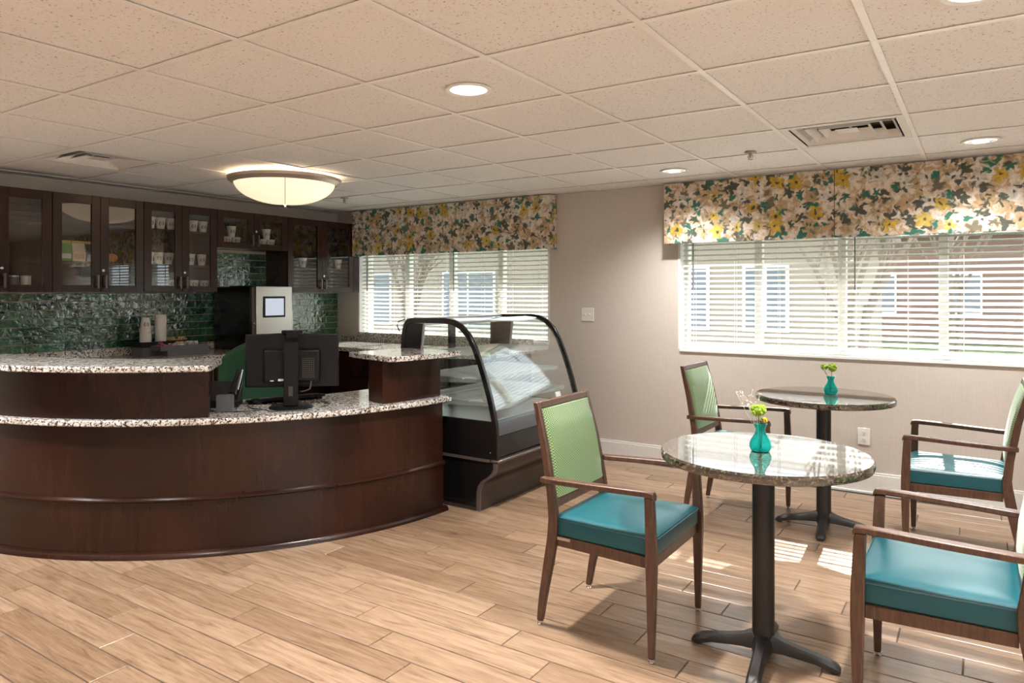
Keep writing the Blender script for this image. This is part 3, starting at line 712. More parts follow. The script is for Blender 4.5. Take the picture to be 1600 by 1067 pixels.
# ------------------------------------------------------------------ upper glass cabinets
FX = -5.618
def upper(name, label, y0, y1, z0, z1, shelves, locks):
    t = thing(name, label, 'cabinet', ((XL + FX) / 2, (y0 + y1) / 2, z0), group='glass door wall cabinets')
    x0 = XL + .002; xb = FX - .021; th = .018
    part('carcass', lambda bm: (box(bm, x0, xb, y0, y0 + th, z0, z1), box(bm, x0, xb, y1 - th, y1, z0, z1), box(bm, x0, xb, y0 + th, y1 - th, z0, z0 + th), box(bm, x0, xb, y0 + th, y1 - th, z1 - th, z1), box(bm, x0, x0 + .008, y0 + th, y1 - th, z0 + th, z1 - th)), 'cabwood', t, world=True)
    for zs in shelves: part('shelf', lambda bm: box(bm, x0 + .009, xb - .02, y0 + th + .001, y1 - th - .001, zs - .02, zs), 'cabwood', t, world=True)
    ym = (y0 + y1) / 2
    for side, (a, b) in enumerate(((y0 + .0015, ym - .0015), (ym + .0015, y1 - .0015))):
        s = .062; br, tr = .052, .066
        d = part('door', lambda bm: (box(bm, FX - .02, FX, a, a + s, z0, z1), box(bm, FX - .02, FX, b - s, b, z0, z1), box(bm, FX - .02, FX, a + s, b - s, z0, z0 + br), box(bm, FX - .02, FX, a + s, b - s, z1 - tr, z1)), 'cabwood', t, .0015, world=True)
        part('glass_pane', lambda bm: box(bm, FX - .013, FX - .009, a + s, b - s, z0 + br, z1 - tr), 'cab_glass', d, world=True)
        hy = b - .028 if side == 0 else a + .028
        part('handle', lambda bm: (box(bm, FX + .022, FX + .030, hy - .008, hy + .008, z0 + .03, z0 + .13), box(bm, FX, FX + .022, hy - .006, hy + .006, z0 + .035, z0 + .05), box(bm, FX, FX + .022, hy - .006, hy + .006, z0 + .11, z0 + .125)), 'handle_bronze', d, .002, world=True)
        if side == 1 and locks:
            lk = part('lock', lambda bm: lathe(bm, [(.010, 0), (.010, .004), (.006, .005)], 16), 'chrome', d); lk.rotation_euler = (0, R(90), 0)
            lk.location = Vector((FX, hy - .01, z0 + .165)) - t.location - d.location
Z0, Z1 = 1.403, 2.132
SH = (1.635, 1.925)
upper('wall_cabinet', 'dark wood glass door cabinet at the left edge of the photo', 1.80, 2.477, Z0, Z1, SH, True)
upper('wall_cabinet', 'dark wood glass door cabinet holding food packets and a small pumpkin', 2.479, 3.152, Z0, Z1, SH, True)
upper('wall_cabinet', 'dark wood glass door cabinet with three rows of white cups', 3.154, 3.812, Z0, Z1, (1.44,) + SH, True)
upper('wall_cabinet', 'short dark wood glass door cabinet above the coffee machine', 3.814, 4.574, 1.80, Z1, (1.84,), True)
upper('wall_cabinet', 'dark wood glass door cabinet beside the floral valance in the corner', 4.576, 5.44, Z0, Z1, (1.65, 1.925), True)
o = part('cabinet_filler', lambda bm: box(bm, XL + .002, FX, 5.441, YB - .001, Z0, Z1), 'cabwood', None, world=True); tag(o, 'dark wood filler strip between the corner cabinet and the window wall', 'filler')

# cups
def cup_mesh(h, r0, r1): return mesh_of(lambda bm: lathe(bm, [(r0 - .002, .003), (r0, 0), (r1, h - .004), (r1 + .0025, h - .004), (r1 + .0025, h), (r1 - .001, h), (r0 - .002, .006)], 24, cap=False) or lathe(bm, [(r0 - .001, .004), (r0 - .001, .006)], 24))
def emblem_mesh(h, r0, r1, zc, s=.0195):
    def f(bm):
        def P(u, v):
            z = zc + v; r = r0 + (r1 - r0) * z / h + .0006; a = u / r; return (r * math.cos(a), r * math.sin(a), z)
        for side in (-1, 1):
            n = 8; A = []
            for i in range(n + 1):
                th = R(-68 + 136 * i / n)
                A.append((bm.verts.new(P(side * s * math.cos(th), s * math.sin(th))), bm.verts.new(P(side * s * .50 * math.cos(th) + side * .002, s * .66 * math.sin(th)))))
            for i in range(n): bm.faces.new((A[i][0], A[i + 1][0], A[i + 1][1], A[i][1]))
        q = [bm.verts.new(P(u, v)) for u, v in ((-.003, -.007), (.003, -.007), (.002, .009), (-.002, .009))]; bm.faces.new(q)
    me = mesh_of(f); me.materials.append(M['emblem_green']); return me
KIND = {'tall': (.098, .027, .039), 'short': (.066, .030, .039)}
cm = {k: cup_mesh(*v) for k, v in KIND.items()}; em = {k: emblem_mesh(*v, v[0] * .5) for k, v in KIND.items()}
def cup(kind, y, z, label, x=-5.735, yaw=-18):
    t = thing('paper_cup', label, 'cup', (x, y, z), R(yaw), group='white paper cups in the glass cabinets')
    part('cup_body', cm[kind], 'cup_white', t); part('emblem', em[kind], 'emblem_green', t)
for yy, nm in ((3.272, 'first'), (3.360, 'second'), (3.450, 'third'), (3.653, 'fourth'), (3.748, 'fifth')): cup('tall', yy, 1.9255, f'tall white cup with green emblem, {nm} from left on top shelf of cup cabinet')
for yy, nm in ((3.257, 'first'), (3.342, 'second'), (3.427, 'third'), (3.512, 'fourth'), (3.628, 'fifth'), (3.733, 'sixth')): cup('tall', yy, 1.6355, f'tall white cup with green emblem, {nm} from left on middle shelf of cup cabinet')
for yy, nm in ((3.463, 'left'), (3.660, 'middle'), (3.758, 'right')): cup('short', yy, 1.4405, f'short white cup with green emblem, {nm} one on the bottom shelf of cup cabinet')
for yy, nm in ((3.987, 'left door'), (4.368, 'right door')):
    cup('short', yy, 1.8405, f'short white cup at left of the pyramid behind {nm} of short cabinet'); cup('short', yy + .094, 1.8405, f'short white cup at right of the pyramid behind {nm} of short cabinet')
    cup('tall', yy + .047, 1.8405 + .0662, f'tall white cup topping the pyramid behind {nm} of short cabinet')
cup('tall', 4.854, 1.6505, 'tall white cup alone behind the left door of the corner cabinet'); cup('tall', 5.326, 1.6505, 'tall white cup alone behind the right door of the corner cabinet')
# cabinet contents
def packet(y, mats, label):
    t = thing('food_packet', label, 'packet', (-5.72, y, 1.6355), group='food packets in the cabinet')
    part('pouch', lambda bm: loft(bm, [[(-.022, -.044, 0), (.022, -.044, 0), (.022, .044, 0), (-.022, .044, 0)], [(-.026, -.046, .05), (.026, -.046, .05), (.026, .046, .05), (-.026, .046, .05)], [(-.004, -.045, .135), (.004, -.045, .135), (.004, .045, .135), (-.004, .045, .135)]]), mats[0], t)
    part('seal', lambda bm: box(bm, -.003, .003, -.045, .045, .1352, .155), mats[1], t)
    part('label_patch', lambda bm: hexa(bm, [(.0272, -.034, .02), (.0282, -.034, .02), (.0282, .034, .02), (.0272, .034, .02), (.0262, -.034, .055), (.0275, -.034, .055), (.0275, .034, .055), (.0262, .034, .055)]), mats[2], t)
packet(2.605, ('pack_green', 'pack_yellow', 'paper'), 'green and white food packet standing left in the cabinet')
packet(2.70, ('pack_cream', 'pack_yellow', 'snack_tan'), 'cream food packet in the middle of three packets')
packet(2.795, ('pack_dark', 'pack_yellow', 'label_blue'), 'dark food packet at the right of three packets')
t = thing('small_pumpkin', 'small orange striped pumpkin on the cabinet shelf', 'pumpkin', (-5.73, 2.95, 1.6355))
def pk(bm):
    n = 32; secs = []
    for k in range(1, 9):
        ph = math.pi * k / 9; secs.append([((.047 * math.sin(ph) * (1 + .07 * math.cos(8 * a))) * math.cos(a), (.047 * math.sin(ph) * (1 + .07 * math.cos(8 * a))) * math.sin(a), .036 - .036 * math.cos(ph)) for a in [2 * math.pi * i / n for i in range(n)]])
    loft(bm, secs)
part('flesh', pk, 'pumpkin', t); part('stalk', lambda bm: tube(bm, [(0, 0, .066), (.003, 0, .078), (.01, 0, .085)], [.006, .004, .004], 6), 'stem_green', t)
for k, (yy, mt) in enumerate(((2.20, 'label_blue'), (2.28, 'grey_box'), (2.36, 'cup_white'))):
    t = thing('round_container', ['blue round container low in the leftmost cabinet', 'grey round container low in the leftmost cabinet', 'white round container low in the leftmost cabinet'][k], 'container', (-5.75, yy, Z0 + .0185), group='containers in the leftmost cabinet')
    part('container_body', lambda bm: lathe(bm, [(.032, 0), (.032, .09)], 20), mt, t); part('container_lid', lambda bm: lathe(bm, [(.034, .0905), (.034, .1)], 20), 'alu', t)

# ------------------------------------------------------------------ things on the back counter
KZ = KT + .0302
t = thing('coffee_machine', 'tall black coffee machine with steel front and small screen', 'coffee machine', (-5.66, 4.20, KZ))
b0, b1 = 3.985, 4.415
part('body', lambda bm: box(bm, -5.93, -5.40, b0, b1, KZ, 1.452), 'black_case', t, .008, world=True)
part('door_panel', lambda bm: box(bm, -5.3995, -5.375, b0, b0 + .035, KZ + .01, 1.448), 'bronze_case', t, .003, world=True)
fp = part('steel_front', lambda bm: box(bm, -5.3995, -5.365, b0 + .037, b1, 1.025, 1.455), 'steel', t, .004, world=True)
part('screen_frame', lambda bm: box(bm, -5.3645, -5.358, 4.095, 4.335, 1.175, 1.365), 'black_plastic', fp, .004, world=True)
part('screen', lambda bm: box(bm, -5.3578, -5.3565, 4.115, 4.315, 1.193, 1.347), 'screen_glow', fp, world=True)
part('lower_bay', lambda bm: box(bm, -5.3995, -5.385, b0 + .037, b1, KZ + .01, 1.0245), 'black_case', t, .003, world=True)
part('spout', lambda bm: (box(bm, -5.3845, -5.33, 4.17, 4.25, .985, 1.02), tube(bm, [(-5.345, 4.19, .984), (-5.345, 4.19, .96)], .007, 8), tube(bm, [(-5.345, 4.23, .984), (-5.345, 4.23, .96)], .007, 8)), 'black_plastic', t, .003, world=True)
part('drip_tray', lambda bm: box(bm, -5.3845, -5.325, b0 + .05, b1 - .02, KZ, KZ + .02), 'nickel', t, .003, world=True)
part('door_knob', lambda bm: blob(bm, (-5.368, b0 + .017, 1.125), .011, 2), 'brass', t, world=True)
part('bean_lid', lambda bm: box(bm, -5.80, -5.55, 4.06, 4.34, 1.4522, 1.462), 'black_plastic', t, .003, world=True)
t = thing('squeeze_bottle', 'white bottle with blue band just right of the coffee machine', 'bottle', (-5.80, 4.74, KZ))
part('bottle_body', lambda bm: lathe(bm, [(.03, 0), (.034, .01), (.034, .40), (.02, .44), (.012, .45), (.012, .47)], 20), 'plastic_white', t)
part('band', lambda bm: lathe(bm, [(.0345, .34), (.0345, .40)], 20, cap=False), 'label_blue', t)
t = thing('condiment_organizer', 'black stepped condiment organizer on the back counter', 'organizer', (-5.62, 3.40, KZ))
def tier(bm, x0, x1, y0, y1, z0, z1, th=.006):
    box(bm, x0, x1, y0, y1, z0, z0 + th); box(bm, x0, x0 + th, y0, y1, z0 + th, z1); box(bm, x1 - th, x1, y0, y1, z0 + th, z1); box(bm, x0 + th, x1 - th, y0, y0 + th, z0 + th, z1); box(bm, x0 + th, x1 - th, y1 - th, y1, z0 + th, z1)
part('rear_tier', lambda bm: tier(bm, -5.84, -5.68, 3.17, 3.62, KZ + .07, KZ + .115), 'black_plastic', t, world=True)
part('front_tier', lambda bm: tier(bm, -5.675, -5.53, 3.24, 3.66, KZ + .045, KZ + .085), 'grey_box', t, world=True)
part('base_block', lambda bm: (box(bm, -5.84, -5.676, 3.17, 3.62, KZ, KZ + .0695), box(bm, -5.675, -5.53, 3.30, 3.66, KZ, KZ + .0445)), 'grey_box', t, .002, world=True)
def shell(bm, h, rb, rt, th=.0011):
    lathe(bm, [(rb - th, 0), (rb + .0018, 0), (rb + .0018, .005), (rb, .0055), (rt, h), (rt - .004, h + .0004), (.002, h + .0004), (.002, h - .001), (rt - th - .004, h - .001), (rt - th, h - .0016), (rb - th, .001)], 28, cap=False)
shell_me = mesh_of(lambda bm: shell(bm, .122, .044, .030))
for k in range(8):
    t = thing('paper_cup', 'topmost upturned white cup with green emblem on the organizer stack' if k == 7 else 'white paper cup nested below others in the upturned organizer stack', 'cup', (-5.76, 3.245, KZ + .0765 + k * .0165), group='upturned paper cups stacked on the organizer')
    part('cup_body', shell_me, 'cup_white', t)
    if k == 7:
        e = emblem_mesh(.122, .044, .030, .066); o = part('emblem', e, 'emblem_green', t); o.rotation_euler = (0, 0, R(-18))
t = thing('white_canister', 'taller plain white cylinder standing right of the upturned cups', 'canister', (-5.76, 3.375, KZ + .0765))
part('canister_body', lambda bm: lathe(bm, [(.043, 0), (.044, .003), (.044, .244), (.042, .248)], 32), 'cup_white', t)
part('canister_cap', lambda bm: lathe(bm, [(.045, .2485), (.045, .256), (.042, .258)], 32), 'cup_white', t)
for nm, lab, mt, x, y, z, n, s in (('snack_pile', 'heap of orange brown snacks in the organizer rear tray', 'snack_tan', -5.76, 3.52, KZ + .112, 34, (.04, .075)), ('snack_pile', 'bright pink wrapped snacks in the organizer front tray', 'snack_pink', -5.60, 3.32, KZ + .082, 22, (.035, .05)),
                                  ('snack_pile', 'yellowish wrapped snacks in the organizer front tray', 'snack_cream', -5.60, 3.43, KZ + .082, 22, (.035, .05)), ('snack_pile', 'white wrapped snacks in the organizer front tray', 'paper', -5.60, 3.55, KZ + .082, 22, (.035, .05))):
    def f(bm):
        for k in range(n):
            cx, cy, cz = x + random.uniform(-s[0], s[0]), y + random.uniform(-s[1], s[1]), z + random.uniform(-.015, .022)
            m0 = len(bm.verts); bm.verts.ensure_lookup_table(); box(bm, -.014, .014, -.011, .011, -.004, .004); bm.verts.ensure_lookup_table()
            rot = Matrix.Rotation(random.uniform(0, 6), 4, 'Z') @ Matrix.Rotation(random.uniform(-.9, .9), 4, 'X')
            for v in bm.verts[m0:]: v.co = rot @ v.co + Vector((cx, cy, cz))
    o = part(nm, f, mt, None, world=True, smooth=False); tag(o, lab, 'packets', kind='stuff')

# ------------------------------------------------------------------ things on the desk
WZ = .7325
def polar(r, a): return (DC[0] + r * math.cos(R(a)), DC[1] + r * math.sin(R(a)))
mx, my = polar(1.81, -30.2); yaw = R(-56.6 + 4)      # local -y faces the viewer
t = thing('computer_monitor', 'black computer monitor seen from behind on its stand', 'monitor', (mx, my, WZ), R(44))
part('base_plate', lambda bm: lathe(bm, [(.125, 0), (.125, .006), (.118, .010)], 32), 'black_plastic', t)
part('stand_column', lambda bm: (hexa(bm, [(-.042, -.030, .0105), (.042, -.030, .0105), (.036, .01, .0105), (-.036, .01, .0105), (-.042, -.022, .38), (.042, -.022, .38), (.036, .012, .38), (-.036, .012, .38)]),), 'black_plastic', t, .006)
part('cable_hole', lambda bm: box(bm, -.012, .012, -.0325, -.0305, .07, .125), 'slot_dark', t)
mp = part('monitor_back', lambda bm: hexa(bm, [(-.265, .045, .115), (.265, .045, .115), (.265, .075, .11), (-.265, .075, .11), (-.265, .055, .425), (.265, .055, .425), (.265, .085, .42), (-.265, .085, .42)]), 'black_plastic', t, .008)
part('rear_housing', lambda bm: hexa(bm, [(-.155, .013, .15), (.155, .013, .15), (.165, .046, .14), (-.165, .046, .14), (-.155, .018, .33), (.155, .018, .33), (.165, .054, .34), (-.165, .054, .34)]), 'black_plastic', t, .008)
part('port_label', lambda bm: (box(bm, -.075, -.045, .0118, .0128, .152, .165), box(bm, -.12, -.10, .0118, .0128, .152, .157)), 'paper', t)
part('vent_slots', lambda bm: [box(bm, .06 + i * .012, .068 + i * .012, .0135, .0150, .17 + j * .012, .176 + j * .012) for i in range(6) for j in range(10)], 'slot_dark', t, smooth=False)
part('webcam', lambda bm: (box(bm, -.06, .06, .04, .085, .4255, .445), box(bm, -.035, .035, .03, .04, .40, .445)), 'black_plastic', t, .004)
part('power_plug', lambda bm: tube(bm, [(.11, .03, .16), (.11, .0, .13), (.105, -.01, .105), (.08, -.01, .095), (.05, 0, .09)], .005, 6), 'cord', t)
kx, ky = polar(1.51, -29.5)
t = thing('keyboard', 'slim black keyboard lying behind the monitor stand', 'keyboard', (kx, ky, WZ), R(72))
part('tray', lambda bm: hexa(bm, [(-.225, -.07, .012), (.225, -.07, .012), (.225, .07, .001), (-.225, .07, .001), (-.225, -.07, .030), (.225, -.07, .030), (.225, .07, .014), (-.225, .07, .014)]), 'black_plastic', t, .003)
for fx in (-.19, .19): part('foot', lambda bm: box(bm, fx - .015, fx + .015, -.066, -.058, 0, .0125), 'black_plastic', t)
part('keys', lambda bm: [box(bm, -.20 + i * .0285, -.176 + i * .0285, -.055 + j * .027, -.032 + j * .027, .0262 - j * .0031, .0315 - j * .0031) for i in range(14) for j in range(4)], 'black_rubber', t, smooth=False)
kx, ky = polar(1.62, -42.5)
t = thing('desk_phone', 'black desk phone with handset tucked under the bar top', 'phone', (kx, ky, WZ), R(45))
part('base', lambda bm: hexa(bm, [(-.09, -.08, 0), (.09, -.08, 0), (.09, .09, 0), (-.09, .09, 0), (-.09, -.08, .04), (.09, -.08, .04), (.09, .09, .14), (-.09, .09, .14)]), 'black_plastic', t, .006)
hs = part('handset', lambda bm: tube(bm, [(.06, -.09, .075), (.062, -.05, .10), (.064, .03, .155), (.064, .09, .19), (.06, .115, .185)], [.022, .018, .016, .02, .022], 10), 'black_plastic', t)
part('handset_edge', lambda bm: tube(bm, [(.085, -.06, .10), (.088, .03, .165), (.085, .10, .20)], .004, 6), 'alu', hs)
part('coiled_cord', lambda bm: tube(bm, [(.06 + .012 * math.cos(k * 1.2), -.10 - .0016 * k, .06 - .0009 * k + .012 * math.sin(k * 1.2)) for k in range(50)], .003, 5), 'cord', t)
kx, ky = polar(1.84, -41.4)
t = thing('card_holder', 'small grey metal box standing on the desk below the bar top', 'holder', (kx, ky, WZ), R(40))
part('box_shell', lambda bm: tier(bm, -.042, .042, -.025, .025, 0, .095, .004), 'grey_box', t)
part('card', lambda bm: box(bm, -.034, .034, -.004, .0, .0045, .098), 'grey_box', t)
def cable(pts, label):
    P = [(polar(r, a)[0], polar(r, a)[1], WZ + z) for r, a, z in pts]; S = []
    for i in range(len(P) - 1):
        p0, p1, p2, p3 = [Vector(P[min(max(i + k, 0), len(P) - 1)]) for k in (-1, 0, 1, 2)]
        for s in range(6):
            u = s / 6; S.append(.5 * ((2 * p1) + (p2 - p0) * u + (2 * p0 - 5 * p1 + 4 * p2 - p3) * u * u + (3 * p1 - p0 - 3 * p2 + p3) * u ** 3))
    S.append(Vector(P[-1])); o = part('cable', lambda bm: tube(bm, S, .003, 6), 'cord', None, world=True); tag(o, label, 'cable', 'cables on the desk')
cable([(1.86, -42, .004), (1.88, -38, .004), (1.86, -35, .004), (1.93, -34, .004), (1.955, -31, .004), (1.965, -28, .004)], 'thin black cable running from bar panel to the monitor base')
cable([(1.66, -38.0, .004), (1.74, -37.4, .004), (1.80, -36.6, .004), (1.82, -35.2, .004)], 'thin black cable looping beside the keyboard')
cable([(1.88, -25.4, .004), (1.86, -24.0, .004), (1.78, -23.0, .004), (1.70, -23.4, .004)], 'thin dark cable right of the monitor stand')

# green office chair behind the desk
t = thing('office_chair', 'green office chair with rounded back behind the desk', 'office chair', (-4.02, 3.02, 0), R(-33))
def ob(bm):
    secs = []
    for k in range(25):
        z = .56 + .49 * k / 24; s = k / 24; wd = .235 * (1 - max(0, (s - .5) / .5) ** 3.4 * .72) * (.86 + .14 * min(1, s * 3)); bow = -.02 * math.sin(math.pi * s)
        ring = []
        for i in range(20):
            a = 2 * math.pi * i / 20; cx = math.copysign(abs(math.cos(a)) ** .6, math.cos(a)); sy = math.copysign(abs(math.sin(a)) ** .8, math.sin(a))
            ring.append((-.22 + bow - .05 * (s - .5) + .035 * sy * (1 if k not in (0, 24) else .4) - .05 * 0, wd * cx, z))
        secs.append(ring)
    loft(bm, secs)
part('backrest', ob, 'office_green', t)
def os_(bm):
    loft(bm, [[((.24 - i) * math.copysign(abs(math.cos(a)) ** .5, math.cos(a)) + .03, (.24 - i) * math.copysign(abs(math.sin(a)) ** .5, math.sin(a)), z) for a in [2 * math.pi * k / 28 for k in range(28)]] for z, i in ((.42, .03), (.435, .005), (.47, 0), (.49, .01), (.50, .05))])
part('seat', os_, 'office_green', t)
part('back_bracket', lambda bm: tube(bm, [(-.05, 0, .40), (-.26, 0, .41), (-.30, 0, .50), (-.28, 0, .70)], .018, 8), 'black_plastic', t)
part('gas_lift', lambda bm: lathe(bm, [(.03, .10), (.03, .25), (.02, .26), (.02, .415)], 16), 'black_plastic', t)
for k in range(5):
    a = 2 * math.pi * k / 5; c, s = math.cos(a), math.sin(a)
    lg = part('base_leg', lambda bm: tube(bm, [(.02 * c, .02 * s, .13), (.29 * c, .29 * s, .075)], [.022, .014], 8), 'black_plastic', t)
    part('caster', lambda bm: tube(bm, [(.29 * c - .02 * s, .29 * s + .02 * c, .03), (.29 * c + .02 * s, .29 * s - .02 * c, .03)], .03, 12), 'black_rubber', lg)

# ------------------------------------------------------------------ dining chairs
def quadpost(bm, path):   # path of (x, y, z, wx, wy)
    loft(bm, [[(x - a / 2, y - b / 2, z), (x + a / 2, y - b / 2, z), (x + a / 2, y + b / 2, z), (x - a / 2, y + b / 2, z)] for x, y, z, a, b in path])
def make_chair(label):
    t = thing('dining_armchair', label, 'chair', group='wooden armchairs with teal seats')
    def rr(x0, x1, wf, wb_, rad, n=6):   # rounded trapezoid outline, front at x1
        cs = [(x1, wf / 2), (x0, wb_ / 2), (x0, -wb_ / 2), (x1, -wf / 2)]; out = []
        for i in range(4):
            p = Vector(cs[i]); a = (Vector(cs[i - 1]) - p).normalized(); b = (Vector(cs[(i + 1) % 4]) - p).normalized()
            for k in range(n + 1):
                u = k / n; q = p + a * rad * (1 - u) ** 2 + b * rad * u ** 2; out.append((q.x, q.y))
        return out
    cu = part('seat_cushion', lambda bm: loft(bm, [[(x, y, z) for x, y in rr(-.205 + i, .262 - i, .500 - 2 * i, .455 - 2 * i, .03)] for z, i in ((.393, .004), (.397, 0), (.452, -.002), (.464, .003), (.472, .016), (.480, .06), (.485, .12), (.486, .19))]), 'teal', t)
    def pip(bm):
        P = rr(-.205, .264, .504, .459, .03); P = [(x, y, .4585) for x, y in P]; tube(bm, P + [P[0]], .0032, 6)
    part('piping', pip, 'teal', cu)
    for s in (-1, 1):
        fl = part('leg', lambda bm: quadpost(bm, [(.253, s * .264, .018, .024, .022), (.253, s * .264, .36, .042, .030), (.252, s * .264, .44, .042, .028), (.246, s * .264, .60, .036, .028), (.244, s * .264, .6225, .036, .028)]), 'chairwood', t, .004)
        part('glide', lambda bm: lathe(bm, [(.011, 0), (.013, .004), (.009, .008), (.009, .013), (.013, .0135), (.013, .0178)], 14, (.253, s * .264, 0)), 'chrome', fl)
        bl = part('leg', lambda bm: quadpost(bm, [(-.262, s * .222, .018, .026, .024), (-.246, s * .226, .12, .034, .026), (-.216, s * .231, .27, .042, .028), (-.196, s * .233, .38, .044, .028), (-.190, s * .233, .46, .042, .028), (-.202, s * .231, .56, .036, .028), (-.235, s * .226, .74, .032, .028), (-.282, s * .220, .935, .024, .026)]), 'chairwood', t, .004)
        part('glide', lambda bm: lathe(bm, [(.011, 0), (.013, .004), (.009, .008), (.009, .013), (.013, .0135), (.013, .0178)], 14, (-.262, s * .222, 0)), 'chrome', bl)
        def arm(bm):
            P = [(-.238, .250, .611, .036), (-.16, .256, .613, .042), (.0, .264, .619, .044), (.15, .266, .624, .042), (.235, .264, .6255, .036), (.262, .264, .6225, .034), (.268, .264, .612, .034)]
            loft(bm, [[(x, s * y - w_ / 2, z), (x, s * y + w_ / 2, z), (x, s * y + w_ / 2, z + .022 - (.006 if i == 6 else 0)), (x, s * y - w_ / 2, z + .022 - (.006 if i == 6 else 0))] for i, (x, y, z, w_) in enumerate(P)])
        part('arm', arm, 'chairwood', t, .006)
        part('side_rail', lambda bm: hexa(bm, [(-.175, s * .222 - .011, .350), (.232, s * .25 - .011, .350), (.232, s * .25 + .011, .350), (-.175, s * .222 + .011, .350), (-.175, s * .222 - .011, .3925), (.232, s * .25 - .011, .3925), (.232, s * .25 + .011, .3925), (-.175, s * .222 + .011, .3925)]), 'chairwood', t, .002)
    part('front_rail', lambda bm: box(bm, .235, .257, -.2485, .2485, .350, .3925), 'chairwood', t, .002)
    part('rear_rail', lambda bm: box(bm, -.206, -.184, -.218, .218, .350, .3925), 'chairwood', t, .002)
    def bx(z): return -.202 - .033 * (z - .56) / .18 if z < .74 else -.235 - .047 * (z - .74) / .195
    part('back_rail', lambda bm: hexa(bm, [(bx(.505) - .010, -.215, .505), (bx(.505) + .012, -.215, .505), (bx(.505) + .012, .215, .505), (bx(.505) - .010, .215, .505), (bx(.54) - .010, -.215, .54), (bx(.54) + .012, -.215, .54), (bx(.54) + .012, .215, .54), (bx(.54) - .010, .215, .54)]), 'chairwood', t, .003)
    part('top_rail', lambda bm: hexa(bm, [(bx(.908) - .012, -.206, .908), (bx(.908) + .012, -.206, .908), (bx(.908) + .012, .206, .908), (bx(.908) - .012, .206, .908), (bx(.935) - .012, -.206, .934), (bx(.935) + .012, -.206, .934), (bx(.935) + .012, .206, .934), (bx(.935) - .012, .206, .934)]), 'chairwood', t, .003)
    def bp(bm):
        secs = []; n = 14
        for k in range(n + 1):
            z = .543 + (.905 - .543) * k / n; e = min(k, n - k); th = .017 + .009 * min(1, e / 3); wd = .2165 - (.008 * (z - .543) / .36)
            secs.append([(bx(z) - .010, -wd, z), (bx(z) - .016 * min(1, .4 + e / 3), -wd * .8, z), (bx(z) - .016 * min(1, .4 + e / 3), wd * .8, z), (bx(z) - .010, wd, z), (bx(z) + .012, wd, z), (bx(z) + th * .96, wd * .93, z), (bx(z) + th + .003, wd * .6, z), (bx(z) + th + .004, 0, z), (bx(z) + th + .003, -wd * .6, z), (bx(z) + th * .96, -wd * .93, z), (bx(z) + .012, -wd, z)])
        loft(bm, secs)
    part('back_pad', bp, 'weave', t)
    part('maker_plate', lambda bm: box(bm, -.17, -.11, -.2425, -.2335, .380, .3915), 'nickel', t)
    return t
ch = make_chair('armchair with green back at the nearer table, facing the bowl of flowers, left side')
ch['label'] = 'teal seat armchair in the middle, left of the nearer table'
ch.location = (-1.297, 2.805, 0)
dup(ch, (-1.305, 4.585, 0), R(0), 'teal seat armchair by the wall, left of the farther table')
dup(ch, (-.088, 4.57, 0), R(180), 'teal seat armchair with sunlit striped seat, right of the farther table')
dup(ch, (-.085, 2.81, 0), R(180), 'teal seat armchair cut by the right edge, right of the nearer table')

# ------------------------------------------------------------------ cafe tables
def make_table(label):
    t = thing('cafe_table', label, 'table', group='round granite cafe tables')
    part('table_top', lambda bm: lathe(bm, [(.374, .755), (.383, .758), (.386, .770), (.385, .783), (.379, .790)], 72), 'granite_dark', t)
    part('top_plate', lambda bm: box(bm, -.13, .13, -.13, .13, .745, .7545), 'table_iron', t, .003)
    part('column', lambda bm: lathe(bm, [(.041, .085), (.041, .7448)], 32), 'table_iron', t)
    for k in range(4):
        a = R(k * 90 + 2); c, s = math.cos(a), math.sin(a)
        def ft(bm):
            secs = []
            for d, wd, zt, zb in ((.0, .036, .098, .045), (.045, .036, .094, .04), (.075, .026, .080, .036), (.12, .024, .068, .032), (.19, .024, .055, .024), (.235, .025, .044, .012), (.262, .024, .030, .010), (.272, .017, .019, .010)):
                secs.append([(d * c + wd * s, d * s - wd * c, zb), (d * c - wd * s, d * s + wd * c, zb), (d * c - wd * s, d * s + wd * c, zb + (zt - zb) * .55), (d * c - wd * .6 * s, d * s + wd * .6 * c, zt), (d * c + wd * .6 * s, d * s - wd * .6 * c, zt), (d * c + wd * s, d * s - wd * c, zb + (zt - zb) * .55)])
            loft(bm, secs)
        f = part('base_foot', ft, 'table_iron', t)
        part('foot_pad', lambda bm: lathe(bm, [(.014, 0), (.014, .0098)], 12, (.248 * c, .248 * s, 0)), 'black_rubber', f)
    return t
tb = make_table('round granite table with black pedestal nearest the viewer'); tb.location = (-.703, 2.82, 0); tb.rotation_euler.z = R(4)
dup(tb, (-.79, 4.57, 0), R(4), 'round granite table with black pedestal nearer the window')
TZ = .7902
def vase(x, y, label):
    t = thing('bud_vase', label, 'vase', (x, y, TZ), group='teal glass bud vases')
    P = [(.024, 0), (.034, .003), (.040, .016), (.041, .027), (.035, .045), (.024, .063), (.0175, .077), (.0165, .084), (.022, .097), (.026, .106)]
    part('glass_body', lambda bm: lathe(bm, P + [(r - .0022, z) for r, z in P[::-1][:-1]] + [(.018, .004)], 32, cap=True), 'teal_glass', t); return t
vase(-.713, 2.816, 'teal glass bud vase on the nearer table'); vase(-.762, 4.636, 'teal glass bud vase on the farther table')
